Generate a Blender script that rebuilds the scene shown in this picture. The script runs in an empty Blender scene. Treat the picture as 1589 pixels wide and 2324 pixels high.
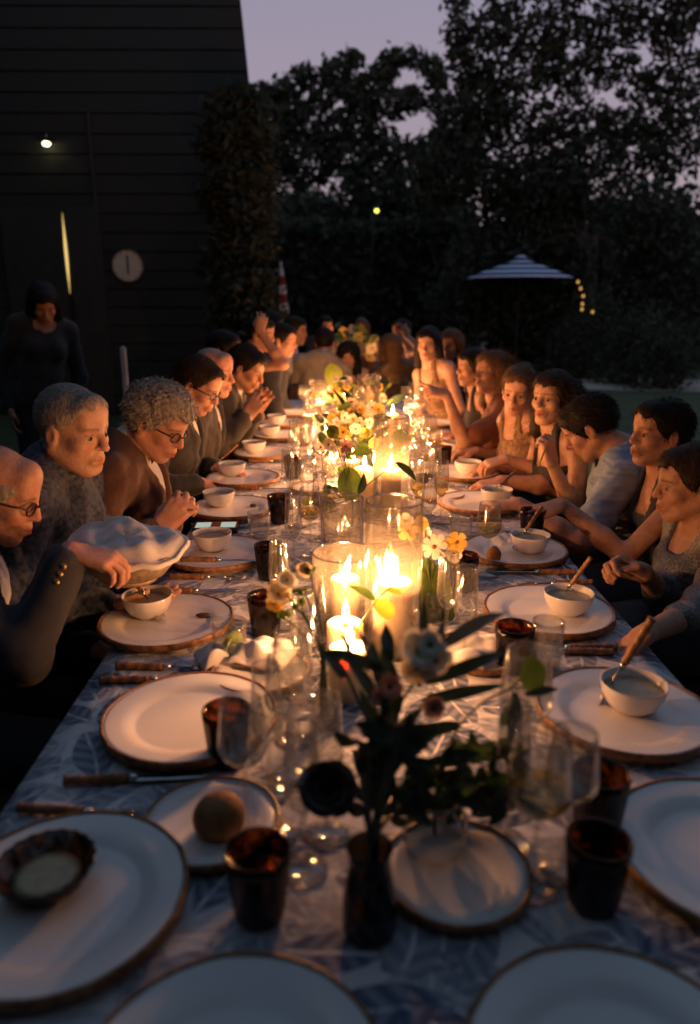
import bpy, bmesh, math, random
import numpy as np
from mathutils import Vector, Matrix
R = math.radians
sc = bpy.context.scene
col = sc.collection

# ------------------------------------------------------------------ camera
CAM = Vector((0.0, 0.0, 1.5))
FPX, CX, CY = 1690.0, 794.5, 1162.0          # focal length and centre in the 1589 x 2324 survey grid
PITCH, YAW = R(15.67), R(-0.59)
cd = bpy.data.cameras.new('camera')
cam = bpy.data.objects.new('camera', cd)
col.objects.link(cam)
cam.location = CAM
cam.rotation_euler = (R(90) - PITCH, 0, YAW)
cd.sensor_fit = 'VERTICAL'
cd.sensor_height = 36.0
cd.lens = FPX / 2324.0 * 36.0
cd.clip_start, cd.clip_end = 0.03, 600
cd.dof.use_dof = True
cd.dof.focus_distance = 2.15
cd.dof.aperture_fstop = 1.9
sc.camera = cam

# ------------------------------------------------------------------ sky, sun, exposure
w = bpy.data.worlds.new('World')
sc.world = w
w.use_nodes = True
nt = w.node_tree
bg = nt.nodes['Background']
sky = nt.nodes.new('ShaderNodeTexSky')
sky.sky_type = 'NISHITA'
sky.sun_disc = False
sky.sun_elevation = R(1.0)
sky.sun_rotation = R(200)
tint = nt.nodes.new('ShaderNodeMixRGB')
tint.inputs[0].default_value = 0.62
tint_c = nt.nodes.new('ShaderNodeMixRGB')            # lavender low down, clearer blue overhead, the same all round
tint_c.inputs[1].default_value = (3.22, 2.50, 3.42, 1)
tint_c.inputs[2].default_value = (1.45, 2.35, 3.60, 1)
geo = nt.nodes.new('ShaderNodeTexCoord')
sepz = nt.nodes.new('ShaderNodeSeparateXYZ')
nt.links.new(geo.outputs['Generated'], sepz.inputs[0])
rng_ = nt.nodes.new('ShaderNodeMapRange')
rng_.inputs[1].default_value, rng_.inputs[2].default_value = .22, .85
nt.links.new(sepz.outputs[2], rng_.inputs[0])
nt.links.new(rng_.outputs[0], tint_c.inputs[0])
nt.links.new(tint_c.outputs[0], tint.inputs[2])
nt.links.new(sky.outputs[0], tint.inputs[1])
nt.links.new(tint.outputs[0], bg.inputs[0])
bg.inputs[1].default_value = 0.150
sun = bpy.data.lights.new('sun', 'SUN')
sun.energy = 0.02
sun.angle = R(20)
sun.color = (1.0, 0.85, 0.8)
so = bpy.data.objects.new('sun', sun)
so.rotation_euler = (R(82), 0, R(-20))
col.objects.link(so)
vs = sc.view_settings
vs.view_transform = 'Standard'
vs.look = 'None'
vs.exposure = 0.0
vs.gamma = 1.0
sc.render.engine = 'CYCLES'
cy = sc.cycles
cy.use_denoising = True
cy.max_bounces = 6
cy.diffuse_bounces = 3
cy.glossy_bounces = 3
cy.transmission_bounces = 4
cy.transparent_max_bounces = 40
cy.sample_clamp_indirect = 3.0
cy.caustics_reflective = False
cy.caustics_refractive = False
CANDLE_W = 5.9

# ------------------------------------------------------------------ survey helpers
_cr = (Matrix.Rotation(YAW, 3, 'Z') @ Matrix.Rotation(R(90) - PITCH, 3, 'X'))
def ray(u, v):
    return (_cr @ Vector(((u - CX) / FPX, -(v - CY) / FPX, -1.0)))
def at(u, v, Y):
    d = ray(u, v)
    return CAM + d * (Y / d.y)
def tab(u, v, z=0.75):
    d = ray(u, v)
    return CAM + d * ((z - CAM.z) / d.z)

# ------------------------------------------------------------------ object helpers
def tag(o, label=None, cat=None, group=None, kind=None):
    if label: o['label'] = label
    if cat: o['category'] = cat
    if group: o['group'] = group
    if kind: o['kind'] = kind
    return o
def empty(name, loc, label, cat, group=None, rz=0):
    o = bpy.data.objects.new(name, None)
    o.empty_display_size = 0.05
    o.location = loc
    o.rotation_euler = (0, 0, rz)
    col.objects.link(o)
    return tag(o, label, cat, group)
def link(name, me, mat=None, parent=None, loc=(0, 0, 0), rot=None):
    if mat is not None and not me.materials:
        me.materials.append(mat)
    o = bpy.data.objects.new(name, me)
    o.location = loc
    if rot is not None: o.rotation_euler = rot
    if parent is not None: o.parent = parent
    col.objects.link(o)
    return o
def mk(name, vs_, fs, mat=None, smooth=True):
    me = bpy.data.meshes.new(name)
    me.from_pydata([tuple(v) for v in vs_], [], fs)
    if smooth:
        me.polygons.foreach_set('use_smooth', [True] * len(me.polygons))
    if mat is not None: me.materials.append(mat)
    me.update()
    return me
class MB:
    """collects shapes into one mesh"""
    def __init__(s): s.v, s.f = [], []
    def add(s, vs_, fs):
        n = len(s.v)
        s.v += [Vector(v) for v in vs_]
        s.f += [tuple(i + n for i in f) for f in fs]
        return s
    def box(s, c, size, rz=0, M=None):
        x, y, z = [a / 2 for a in size]
        m = M if M is not None else Matrix.Rotation(rz, 3, 'Z')
        p = [Vector(c) + m @ Vector((a * x, b * y, e * z)) for a in (-1, 1) for b in (-1, 1) for e in (-1, 1)]
        return s.add(p, [(0, 1, 3, 2), (4, 6, 7, 5), (0, 4, 5, 1), (2, 3, 7, 6), (0, 2, 6, 4), (1, 5, 7, 3)])
    def tube(s, pts, rad, seg=8, cap=True):
        pts = [Vector(p) for p in pts]
        n = len(pts)
        if not hasattr(rad, '__len__'): rad = [rad] * n
        vs_, fs = [], []
        prev = None
        for i, p in enumerate(pts):
            t = (pts[min(i + 1, n - 1)] - pts[max(i - 1, 0)])
            t = t.normalized() if t.length > 1e-9 else Vector((0, 0, 1))
            a = prev - t * prev.dot(t) if prev is not None else t.orthogonal()
            a = a.normalized() if a.length > 1e-6 else t.orthogonal().normalized()
            prev = a
            b = t.cross(a)
            for k in range(seg):
                th = 2 * math.pi * k / seg
                vs_.append(p + (a * math.cos(th) + b * math.sin(th)) * rad[i])
        for i in range(n - 1):
            for k in range(seg):
                k2 = (k + 1) % seg
                fs.append((i * seg + k, i * seg + k2, (i + 1) * seg + k2, (i + 1) * seg + k))
        if cap:
            fs.append(tuple(range(seg))[::-1])
            fs.append(tuple((n - 1) * seg + k for k in range(seg)))
        return s.add(vs_, fs)
    def lathe(s, prof, seg=40, ribs=0, amp=0.0, sx=1.0, sy=1.0, close=False):
        n = len(prof)
        vs_, fs = [], []
        for (r, z) in prof:
            for k in range(seg):
                th = 2 * math.pi * k / seg
                rr = max(r, 1e-5) * (1 + (amp * math.cos(ribs * th) if ribs else 0))
                vs_.append((rr * math.cos(th) * sx, rr * math.sin(th) * sy, z))
        for i in range(n if close else n - 1):
            j = (i + 1) % n
            for k in range(seg):
                k2 = (k + 1) % seg
                fs.append((i * seg + k, i * seg + k2, j * seg + k2, j * seg + k))
        return s.add(vs_, fs)
    def mesh(s, name, mat=None, smooth=True): return mk(name, s.v, s.f, mat, smooth)
    def build(s, name, mat=None, parent=None, loc=(0, 0, 0), smooth=True, rot=None):
        return link(name, s.mesh(name, mat, smooth), None, parent, loc, rot)

# ------------------------------------------------------------------ materials
M = {}
def node_mat(name):
    m = bpy.data.materials.new(name)
    m.use_nodes = True
    M[name] = m
    return m, m.node_tree, m.node_tree.nodes['Principled BSDF'], m.node_tree.nodes, m.node_tree.links
def pmat(name, c1, c2=None, scale=20, rough=.6, bump=0.0, bscale=None, metal=0, sss=0, sheen=0, spec=.5, attr=None, stretch=None, detail=4, trans=0):
    m, t, b, N, L = node_mat(name)
    c2 = c2 or tuple(x * .75 for x in c1)
    tc = N.new('ShaderNodeTexCoord'); mp = N.new('ShaderNodeMapping')
    L.new(tc.outputs['Object'], mp.inputs[0])
    if stretch: mp.inputs['Scale'].default_value = stretch
    nz = N.new('ShaderNodeTexNoise'); nz.inputs['Scale'].default_value = scale; nz.inputs['Detail'].default_value = detail
    L.new(mp.outputs[0], nz.inputs['Vector'])
    rp = N.new('ShaderNodeValToRGB')
    rp.color_ramp.elements[0].position = .35; rp.color_ramp.elements[1].position = .65
    rp.color_ramp.elements[0].color = (*c1, 1); rp.color_ramp.elements[1].color = (*c2, 1)
    L.new(nz.outputs[0], rp.inputs[0])
    out = rp.outputs[0]
    if attr:
        at_ = N.new('ShaderNodeAttribute'); at_.attribute_name = attr
        mx = N.new('ShaderNodeMixRGB'); mx.blend_type = 'MULTIPLY'; mx.inputs[0].default_value = 1
        L.new(out, mx.inputs[1]); L.new(at_.outputs['Color'], mx.inputs[2]); out = mx.outputs[0]
    L.new(out, b.inputs['Base Color'])
    b.inputs['Roughness'].default_value = rough
    b.inputs['Metallic'].default_value = metal
    b.inputs['Specular IOR Level'].default_value = spec
    if sss:
        b.inputs['Subsurface Weight'].default_value = sss
        b.inputs['Subsurface Radius'].default_value = (1, .35, .2)
        b.inputs['Subsurface Scale'].default_value = .008
    if sheen: b.inputs['Sheen Weight'].default_value = sheen
    if bump:
        n2 = N.new('ShaderNodeTexNoise'); n2.inputs['Scale'].default_value = bscale or scale * 3; n2.inputs['Detail'].default_value = 5
        L.new(mp.outputs[0], n2.inputs['Vector'])
        bp = N.new('ShaderNodeBump'); bp.inputs['Strength'].default_value = bump; bp.inputs['Distance'].default_value = .004
        L.new(n2.outputs[0], bp.inputs['Height']); L.new(bp.outputs[0], b.inputs['Normal'])
    if trans:
        tr = N.new('ShaderNodeBsdfTranslucent'); L.new(out, tr.inputs[0])
        mx = N.new('ShaderNodeMixShader'); mx.inputs[0].default_value = trans
        L.new(b.outputs[0], mx.inputs[1]); L.new(tr.outputs[0], mx.inputs[2])
        L.new(mx.outputs[0], N['Material Output'].inputs[0])
    return m
def thin_glass(name, tintc, rough=.02, edge=.75, base=.045, c2=None, scale=40):
    """thin glass wall: tinted see-through plus a mirror sheen that grows towards the edge"""
    m, t, b, N, L = node_mat(name)
    N.remove(b)
    tr = N.new('ShaderNodeBsdfTransparent'); tr.inputs[0].default_value = (*tintc, 1)
    if c2:
        tc = N.new('ShaderNodeTexCoord'); nz = N.new('ShaderNodeTexNoise'); nz.inputs['Scale'].default_value = scale; nz.inputs['Detail'].default_value = 3
        L.new(tc.outputs['Object'], nz.inputs['Vector'])
        rp = N.new('ShaderNodeValToRGB'); rp.color_ramp.elements[0].position = .4; rp.color_ramp.elements[1].position = .62
        rp.color_ramp.elements[0].color = (*tintc, 1); rp.color_ramp.elements[1].color = (*c2, 1)
        L.new(nz.outputs[0], rp.inputs[0]); L.new(rp.outputs[0], tr.inputs[0])
    gl = N.new('ShaderNodeBsdfGlossy'); gl.inputs['Roughness'].default_value = rough
    lw = N.new('ShaderNodeLayerWeight'); lw.inputs[0].default_value = .5
    pw = N.new('ShaderNodeMath'); pw.operation = 'POWER'; pw.inputs[1].default_value = 3.2
    L.new(lw.outputs['Facing'], pw.inputs[0])
    ml = N.new('ShaderNodeMath'); ml.operation = 'MULTIPLY_ADD'; ml.inputs[1].default_value = edge; ml.inputs[2].default_value = base
    L.new(pw.outputs[0], ml.inputs[0])
    mx = N.new('ShaderNodeMixShader')
    L.new(ml.outputs[0], mx.inputs[0]); L.new(tr.outputs[0], mx.inputs[1]); L.new(gl.outputs[0], mx.inputs[2])
    L.new(mx.outputs[0], N['Material Output'].inputs[0])
    return m
def halo_scatter(name, amount, c):  # pale scatter mixed into the glass, painting in the glow around the flames
    m = M[name]; N = m.node_tree.nodes; L = m.node_tree.links
    out = N['Material Output']; prev = out.inputs[0].links[0].from_socket
    tl = N.new('ShaderNodeBsdfTranslucent'); tl.inputs[0].default_value = (*c, 1)
    df = N.new('ShaderNodeBsdfDiffuse'); df.inputs[0].default_value = (*c, 1)
    a = N.new('ShaderNodeMixShader'); L.new(tl.outputs[0], a.inputs[1]); L.new(df.outputs[0], a.inputs[2])
    tc = N.new('ShaderNodeTexCoord'); nz = N.new('ShaderNodeTexNoise'); nz.inputs['Scale'].default_value = 14; nz.inputs['Detail'].default_value = 4
    mp = N.new('ShaderNodeMapping'); mp.inputs['Scale'].default_value = (1, 1, .25); L.new(tc.outputs['Object'], mp.inputs[0]); L.new(mp.outputs[0], nz.inputs['Vector'])
    ml = N.new('ShaderNodeMath'); ml.operation = 'MULTIPLY'; ml.inputs[1].default_value = amount * 2; L.new(nz.outputs[0], ml.inputs[0])
    b = N.new('ShaderNodeMixShader'); L.new(ml.outputs[0], b.inputs[0]); L.new(prev, b.inputs[1]); L.new(a.outputs[0], b.inputs[2])
    L.new(b.outputs[0], out.inputs[0])
def emit(name, c, s, see_through=False):
    m, t, b, N, L = node_mat(name)
    N.remove(b)
    e = N.new('ShaderNodeEmission'); e.inputs[0].default_value = (*c, 1); e.inputs[1].default_value = s
    out = e.outputs[0]
    if see_through:
        tr = N.new('ShaderNodeBsdfTransparent'); ad = N.new('ShaderNodeAddShader')
        L.new(e.outputs[0], ad.inputs[0]); L.new(tr.outputs[0], ad.inputs[1]); out = ad.outputs[0]
    L.new(out, N['Material Output'].inputs[0])
    m.cycles.emission_sampling = 'NONE'
    return m

pmat('china', (.80, .78, .76), (.76, .74, .72), 6, .22, .03, 60)
pmat('bamboo', (.36, .17, .06), (.14, .06, .022), 60, .45, .5, 160)
pmat('bamboo_dark', (.2, .09, .035), (.09, .04, .016), 60, .5, .5, 160)
pmat('steel', (.6, .6, .6), (.5, .5, .5), 30, .25, metal=1)
pmat('silver', (.48, .38, .26), (.30, .22, .14), 60, .48, .4, 120, metal=.35)
pmat('linen', (.76, .73, .70), (.66, .64, .62), 25, .9, .35, 300, sheen=.2)
pmat('soup', (.42, .30, .16), (.52, .42, .24), 60, .3, .3, 90)
pmat('bread', (.36, .17, .055), (.2, .08, .025), 35, .75, .6, 120)
pmat('dark_food', (.03, .02, .012), (.06, .035, .02), 60, .5)
pmat('wax', (.74, .66, .50), (.70, .61, .45), 12, .45, .05, 40)
w_ = M['wax'].node_tree.nodes['Principled BSDF']
w_.inputs['Subsurface Weight'].default_value = 1.0
w_.inputs['Subsurface Radius'].default_value = (1.0, .62, .3)
w_.inputs['Subsurface Scale'].default_value = .03
pmat('wick', (.02, .015, .01), rough=.9)
emit('flame', (1.0, .70, .28), 14.0, True)
emit('flame_core', (1.0, .86, .55), 30.0, True)
thin_glass('clear_glass', (.95, .955, .95), .05, .9, .10)
thin_glass('hurricane_glass', (.94, .925, .89), .09, .85, .12)
thin_glass('glass_rim', (.85, .83, .76), .10, .6, .35)
halo_scatter('hurricane_glass', .035, (.85, .8, .65))
halo_scatter('clear_glass', .02, (.85, .83, .75))
thin_glass('amber_glass', (.46, .25, .12), .16, .4, .05, (.10, .045, .022), 55)
thin_glass('white_wine', (.93, .80, .42), .02, .3, .04)
thin_glass('red_wine', (.10, .012, .012), .02, .3, .04)
thin_glass('water', (.93, .95, .94), .02, .3, .03)
thin_glass('smoke_glass', (.26, .24, .20), .05, .5, .05)
pmat('cola', (.012, .006, .004), rough=.08)
pmat('lime', (.30, .42, .06), (.16, .28, .03), 50, .4, trans=.3)
pmat('dark_wood', (.055, .032, .02), (.028, .016, .01), 10, .5, .2, 60, stretch=(1, 1, 8))
pmat('black_vase', (.010, .013, .011), (.018, .022, .018), 12, .5, spec=.25)
pmat('phone_black', (.012, .012, .014), rough=.15)
emit('phone_screen', (.75, .86, .74), .55)
M['phone_screen'].cycles.emission_sampling = 'AUTO'
for nm, a, b_, tr in (('leaf_green', (.055, .11, .022), (.10, .16, .03), .35), ('leaf_dark', (.014, .032, .016), (.024, .05, .024), .12),
                      ('leaf_lime', (.22, .27, .03), (.14, .20, .02), .5), ('leaf_grey', (.05, .075, .065), (.09, .11, .10), .15), ('stem', (.08, .12, .025), (.05, .075, .018), .1),
                      ('stem_dark', (.02, .03, .015), (.03, .04, .02), 0), ('petal_white', (.80, .77, .66), (.72, .68, .54), .35), ('petal_yellow', (.76, .56, .13), (.66, .44, .07), .35),
                      ('petal_cream', (.74, .64, .42), (.66, .55, .33), .35), ('petal_pink', (.55, .30, .22), (.42, .2, .15), .3), ('seed', (.35, .12, .03), (.2, .07, .02), 0), ('rose_dark', (.022, .012, .012), (.035, .016, .014), .1)):
    pmat(nm, a, b_, 30, .5, .25, 80, trans=tr)

# botanical print: blue leaves on white linen, three layers of leaf shapes
def cloth_print():
    m, t, b, N, L = node_mat('printed_cloth')
    tc = N.new('ShaderNodeTexCoord')
    wv = N.new('ShaderNodeTexNoise'); wv.inputs['Scale'].default_value = 5
    L.new(tc.outputs['Object'], wv.inputs['Vector'])
    base = N.new('ShaderNodeMixRGB'); base.blend_type = 'ADD'; base.inputs[0].default_value = .035
    L.new(tc.outputs['Object'], base.inputs[1]); L.new(wv.outputs['Color'], base.inputs[2])
    def math_(op, a, b_=None, c=None):
        n = N.new('ShaderNodeMath'); n.operation = op
        for i, x in enumerate((a, b_, c)):
            if x is None: continue
            if isinstance(x, (int, float)): n.inputs[i].default_value = x
            else: L.new(x, n.inputs[i])
        return n.outputs[0]
    def leaves(scale, off, length, width):
        mp = N.new('ShaderNodeMapping'); mp.inputs['Location'].default_value = off; mp.inputs['Scale'].default_value = (scale, scale, scale * .5)
        L.new(base.outputs[0], mp.inputs[0])
        vo = N.new('ShaderNodeTexVoronoi'); vo.voronoi_dimensions = '2D'; vo.inputs['Scale'].default_value = 1; vo.inputs['Randomness'].default_value = .85
        L.new(mp.outputs[0], vo.inputs['Vector'])
        sb = N.new('ShaderNodeVectorMath'); sb.operation = 'SUBTRACT'
        L.new(mp.outputs[0], sb.inputs[0]); L.new(vo.outputs['Position'], sb.inputs[1])
        sx = N.new('ShaderNodeSeparateXYZ'); L.new(vo.outputs['Color'], sx.inputs[0])
        ang = math_('MULTIPLY', sx.outputs[0], 6.283)
        rt = N.new('ShaderNodeVectorRotate'); rt.rotation_type = 'Z_AXIS'
        L.new(sb.outputs[0], rt.inputs['Vector']); L.new(ang, rt.inputs['Angle'])
        xy = N.new('ShaderNodeSeparateXYZ'); L.new(rt.outputs[0], xy.inputs[0])
        x, y = xy.outputs[0], xy.outputs[1]
        x2 = math_('POWER', math_('ABSOLUTE', math_('DIVIDE', x, length)), 2.0)
        prof = math_('MULTIPLY', math_('SUBTRACT', 1.0, x2), width)
        ay = math_('ABSOLUTE', y)
        inside = math_('GREATER_THAN', math_('SUBTRACT', prof, ay), 0.0)
        rib = math_('GREATER_THAN', ay, width * .09)
        vein = math_('SINE', math_('MULTIPLY', math_('SUBTRACT', x, math_('MULTIPLY', ay, .8)), 26.0))
        vein = math_('MULTIPLY_ADD', vein, .16, .84)
        return math_('MULTIPLY', math_('MULTIPLY', inside, rib), math_('MULTIPLY', vein, math_('MULTIPLY_ADD', sx.outputs[1], .6, .45)))
    l1 = leaves(9.0, (0, 0, 0), .60, .27)
    l2 = leaves(13.0, (3.3, 1.7, 0), .62, .20)
    l3 = leaves(9.0, (7.1, 4.2, 0), .66, .20)
    l4 = leaves(8.0, (1.9, 8.4, 0), .64, .26)
    tot = math_('MINIMUM', math_('MAXIMUM', math_('MAXIMUM', math_('MAXIMUM', l1, l4), math_('MULTIPLY', l2, .6)), math_('MULTIPLY', l3, .45)), 1.0)
    mx = N.new('ShaderNodeMixRGB'); L.new(tot, mx.inputs[0])
    mx.inputs[1].default_value = (.70, .69, .70, 1); mx.inputs[2].default_value = (.024, .06, .15, 1)
    L.new(mx.outputs[0], b.inputs['Base Color'])
    b.inputs['Roughness'].default_value = .85
    n2 = N.new('ShaderNodeTexNoise'); n2.inputs['Scale'].default_value = 260
    L.new(tc.outputs['Object'], n2.inputs['Vector'])
    bp = N.new('ShaderNodeBump'); bp.inputs['Strength'].default_value = .2; bp.inputs['Distance'].default_value = .002
    L.new(n2.outputs[0], bp.inputs['Height'])
    n3 = N.new('ShaderNodeTexNoise'); n3.inputs['Scale'].default_value = 7; n3.inputs['Detail'].default_value = 3; n3.inputs['Distortion'].default_value = 1.5
    L.new(tc.outputs['Object'], n3.inputs['Vector'])
    b2 = N.new('ShaderNodeBump'); b2.inputs['Strength'].default_value = .32; b2.inputs['Distance'].default_value = .03
    L.new(n3.outputs[0], b2.inputs['Height']); L.new(bp.outputs[0], b2.inputs['Normal']); L.new(b2.outputs[0], b.inputs['Normal'])
cloth_print()
# ================================================================== SETTING
rng = np.random.default_rng(7)
random.seed(7)
pmat('lawn', (.04, .06, .024), (.06, .08, .03), 3, .95, .8, 40)
pmat('gravel', (.55, .49, .42), (.40, .36, .31), 40, .95, .8, 90)
pmat('house_boards', (.034, .04, .035), (.029, .034, .03), 4, .8, .3, 30, stretch=(1, 1, 12))
pmat('house_trim', (.045, .048, .04), (.035, .038, .032), 8, .7)
pmat('roof_slate', (.03, .032, .035), (.02, .022, .025), 10, .8)
pmat('foliage', (.045, .056, .034), (.055, .066, .04), 2.0, .8, trans=.25)
pmat('foliage_far', (.045, .056, .034), (.055, .066, .04), 2.0, .8, trans=.25)
pmat('bark', (.06, .05, .04), (.08, .068, .055), 6, .95, .8, 20)
pmat('clock_face', (.80, .74, .60), (.68, .62, .5), 5, .7)
pmat('black_paint', (.015, .015, .015), rough=.4)
pmat('white_paint', (.6, .6, .62), (.5, .5, .52), 10, .6)
pmat('brass', (.55, .36, .12), (.42, .26, .08), 20, .3, metal=1)
emit('streak_glow', (1.0, .66, .22), 1.1)
emit('lamp_glow', (1.0, .86, .42), 7.0)
emit('bulb_yellow', (.85, .80, .10), 3.5)
emit('lit_leaf_amber', (1.0, .50, .12), .9)

def quad_sheet(name, x0, x1, y0, y1, z, mat, n=1):
    vs_, fs = [], []
    for j in range(n + 1):
        for i in range(n + 1):
            vs_.append((x0 + (x1 - x0) * i / n, y0 + (y1 - y0) * j / n, z))
    for j in range(n):
        for i in range(n):
            a = j * (n + 1) + i
            fs.append((a, a + 1, a + n + 2, a + n + 1))
    return link(name, mk(name, vs_, fs, mat))
tag(quad_sheet('lawn', -150, 150, -60, 250, 0, M['lawn'], 12), kind='structure')
# gravel path curving through the lawn on the right
vs_, fs = [], []
for i in range(25):
    t = i / 24
    x = 3.2 + 7.5 * t; y = 14.0 - 1.2 * math.sin(math.pi * t) + .5 * t
    vs_ += [(x, y, .006), (x, y + 1.9 + .25 * math.sin(5 * t), .006)]
    if i: fs.append((2 * i - 2, 2 * i, 2 * i + 1, 2 * i - 1))
tag(link('gravel_path', mk('gravel_path', vs_, fs, M['gravel'])), kind='structure')

# ---------------- house on the left: wall towards the table, boards, door, steep side
HY = 10.4
top = 7.2
_e1, _e2 = at(552, 57, HY), at(567, 200, HY)
lean = (_e1.x - _e2.x) / (_e1.z - _e2.z) * top
hx = _e2.x - lean * _e2.z / top
house = empty('house', (-5.5, HY + 3, 0), 'tall dark boarded house behind the left row of diners', 'house')
HB = Vector((-5.5, HY + 3, 0))
def hpart(mb, name, mat, parent=house, smooth=False):
    o = mb.build(name, mat, None, smooth=smooth)
    o.data.transform(Matrix.Translation(-HB))
    o.parent = parent
    return o
mb = MB()
pr = [(-10.5, HY), (hx, HY), (hx - 1.5, HY + 6), (-10.5, HY + 6)]
mb.add([(x, y, 0) for x, y in pr] + [(x + (lean if x > -9 else 0), y, top) for x, y in pr],
       [(0, 1, 5, 4), (1, 2, 6, 5), (2, 3, 7, 6), (3, 0, 4, 7), (4, 5, 6, 7)])
wall = hpart(mb, 'wall', M['house_boards'])
for k in range(30):               # weatherboards, each a proud plank
    z = .15 + k * .235
    xr = hx + lean * z / top - .012
    mb = MB().box(((-10.4 + xr) / 2, HY - .011, z), (xr + 10.4, .018, .21))
    hpart(mb, 'board', M['house_boards'], wall)
mb = MB().add([(-10.9, HY - .5, top), (hx + lean - .05, HY - .5, top), (hx + lean - .8, HY + 3, top + 2.4), (-10.9, HY + 3, top + 2.4), (hx + lean - 1.5, HY + 6.5, top), (-10.9, HY + 6.5, top),
               (-10.9, HY - .5, top + .12), (hx + lean - .05, HY - .5, top + .12), (hx + lean - .8, HY + 3, top + 2.55), (-10.9, HY + 3, top + 2.55), (hx + lean - 1.5, HY + 6.5, top + .12), (-10.9, HY + 6.5, top + .12)],
              [(0, 1, 2, 3), (3, 2, 4, 5), (6, 9, 8, 7), (9, 11, 10, 8), (0, 6, 7, 1), (5, 4, 10, 11), (1, 7, 8, 2), (2, 8, 10, 4), (0, 3, 9, 6), (3, 5, 11, 9)])
hpart(mb, 'roof', M['roof_slate'])
# double door; glowing strip added between the leaves in place of a golden reflection
dl = at(163, 688, HY - .06).x
dr = at(226, 688, HY - .06).x
mb = MB().box((dl - .42, HY - .06, 1.35), (.78, .05, 2.7))
door = hpart(mb, 'door', M['house_trim'])
hpart(MB().box((dl + .25, HY - .06, 1.35), (.42, .05, 2.7)), 'door', M['house_trim'])
streak = MB()
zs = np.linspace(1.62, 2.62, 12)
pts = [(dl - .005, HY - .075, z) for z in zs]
streak.tube(pts, [.002 + .017 * math.sin(math.pi * i / 11) ** 1.3 for i in range(12)], 6)
hpart(streak, 'streak_glow', M['streak_glow'], door)  # added emitter imitating a golden reflection
hpart(MB().box((dr + .06, HY - .05, 1.9), (.035, .05, 3.8)), 'door_frame', M['house_trim'])
hpart(MB().tube([(dl + .06, HY - .1, 1.40), (dl + .06, HY - .15, 1.40), (dl + .12, HY - .15, 1.46)], .014, 6), 'door_handle', M['brass'], door)
# wall lamp
p = at(105, 322, HY - .12)
lampw = empty('wall_lamp', p, 'small bright lamp high on the dark boarded wall', 'lamp')
MB().lathe([(0, .0), (.035, .0), (.05, -.025), (.03, -.045), (0, -.05)], 16).build('bulb', M['lamp_glow'], lampw)
MB().lathe([(.0, .06), (.06, .04), (.10, .005), (.095, .0), (.055, .035), (0, .05)], 16).build('lamp_shade', M['black_paint'], lampw)
MB().tube([(0, 0, .05), (0, .05, .1), (0, .12, .1)], .012, 8).build('bracket', M['brass'], lampw)
# clock
p = at(291, 603, HY - .03)
clock = empty('wall_clock', p, 'round pale wall clock on the dark boarded wall', 'clock')
def disc_y(r0, r1, y0, y1, seg=40):
    m_ = MB()
    vs_ = []
    for (r, y) in ((r0, y0), (r1, y0), (r1, y1), (r0, y1)):
        vs_ += [(r * math.cos(2 * math.pi * k / seg), y, r * math.sin(2 * math.pi * k / seg)) for k in range(seg)]
    f_ = []
    for i in range(3):
        for k in range(seg):
            k2 = (k + 1) % seg
            f_.append((i * seg + k, i * seg + k2, (i + 1) * seg + k2, (i + 1) * seg + k))
    return m_.add(vs_, f_)
disc_y(.0001, .20, -.012, .02).build('dial', M['clock_face'], clock, smooth=False)
disc_y(.198, .215, -.022, .02).build('rim', M['house_trim'], clock, smooth=False)
MB().box((0, -.016, .05), (.022, .004, .15)).build('clock_hand', M['black_paint'], clock, smooth=False)
MB().box((.0, -.016, -.05), (.018, .004, .12)).build('clock_hand', M['black_paint'], clock, smooth=False)
for k in range(12):
    a = math.pi / 6 * k
    MB().box((.175 * math.sin(a), -.014, .175 * math.cos(a)), (.008, .003, .022), M=Matrix.Rotation(a, 3, 'Y')).build('hour_mark', M['black_paint'], clock, smooth=False)

# unseen side block of the house, added to cut skylight from the left
hpart(MB().box((-6.6, 1.2, 3.6), (2.4, 18.4, 7.2)), 'added_wing', M['house_boards'])
# ---------------- white posts on the left
for (u, v, Y, hw, lab) in ((98, 838, 5.6, .022, 'short white wooden post behind the man in the patterned shirt'), (279, 790, 7.6, .022, 'slim white wooden post beyond the grey curly haired man')):
    p = at(u, v, Y)
    mb = MB()
    mb.box((0, 0, p.z / 2), (hw * 2, hw * 2, p.z))
    mb.add([(-hw, -hw, p.z), (hw, -hw, p.z), (hw, hw, p.z), (-hw, hw, p.z), (0, 0, p.z + .02)], [(0, 1, 4), (1, 2, 4), (2, 3, 4), (3, 0, 4)])
    tag(mb.build('wooden_post', M['white_paint'], loc=(p.x, Y, 0), smooth=False), lab, 'post')

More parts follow.
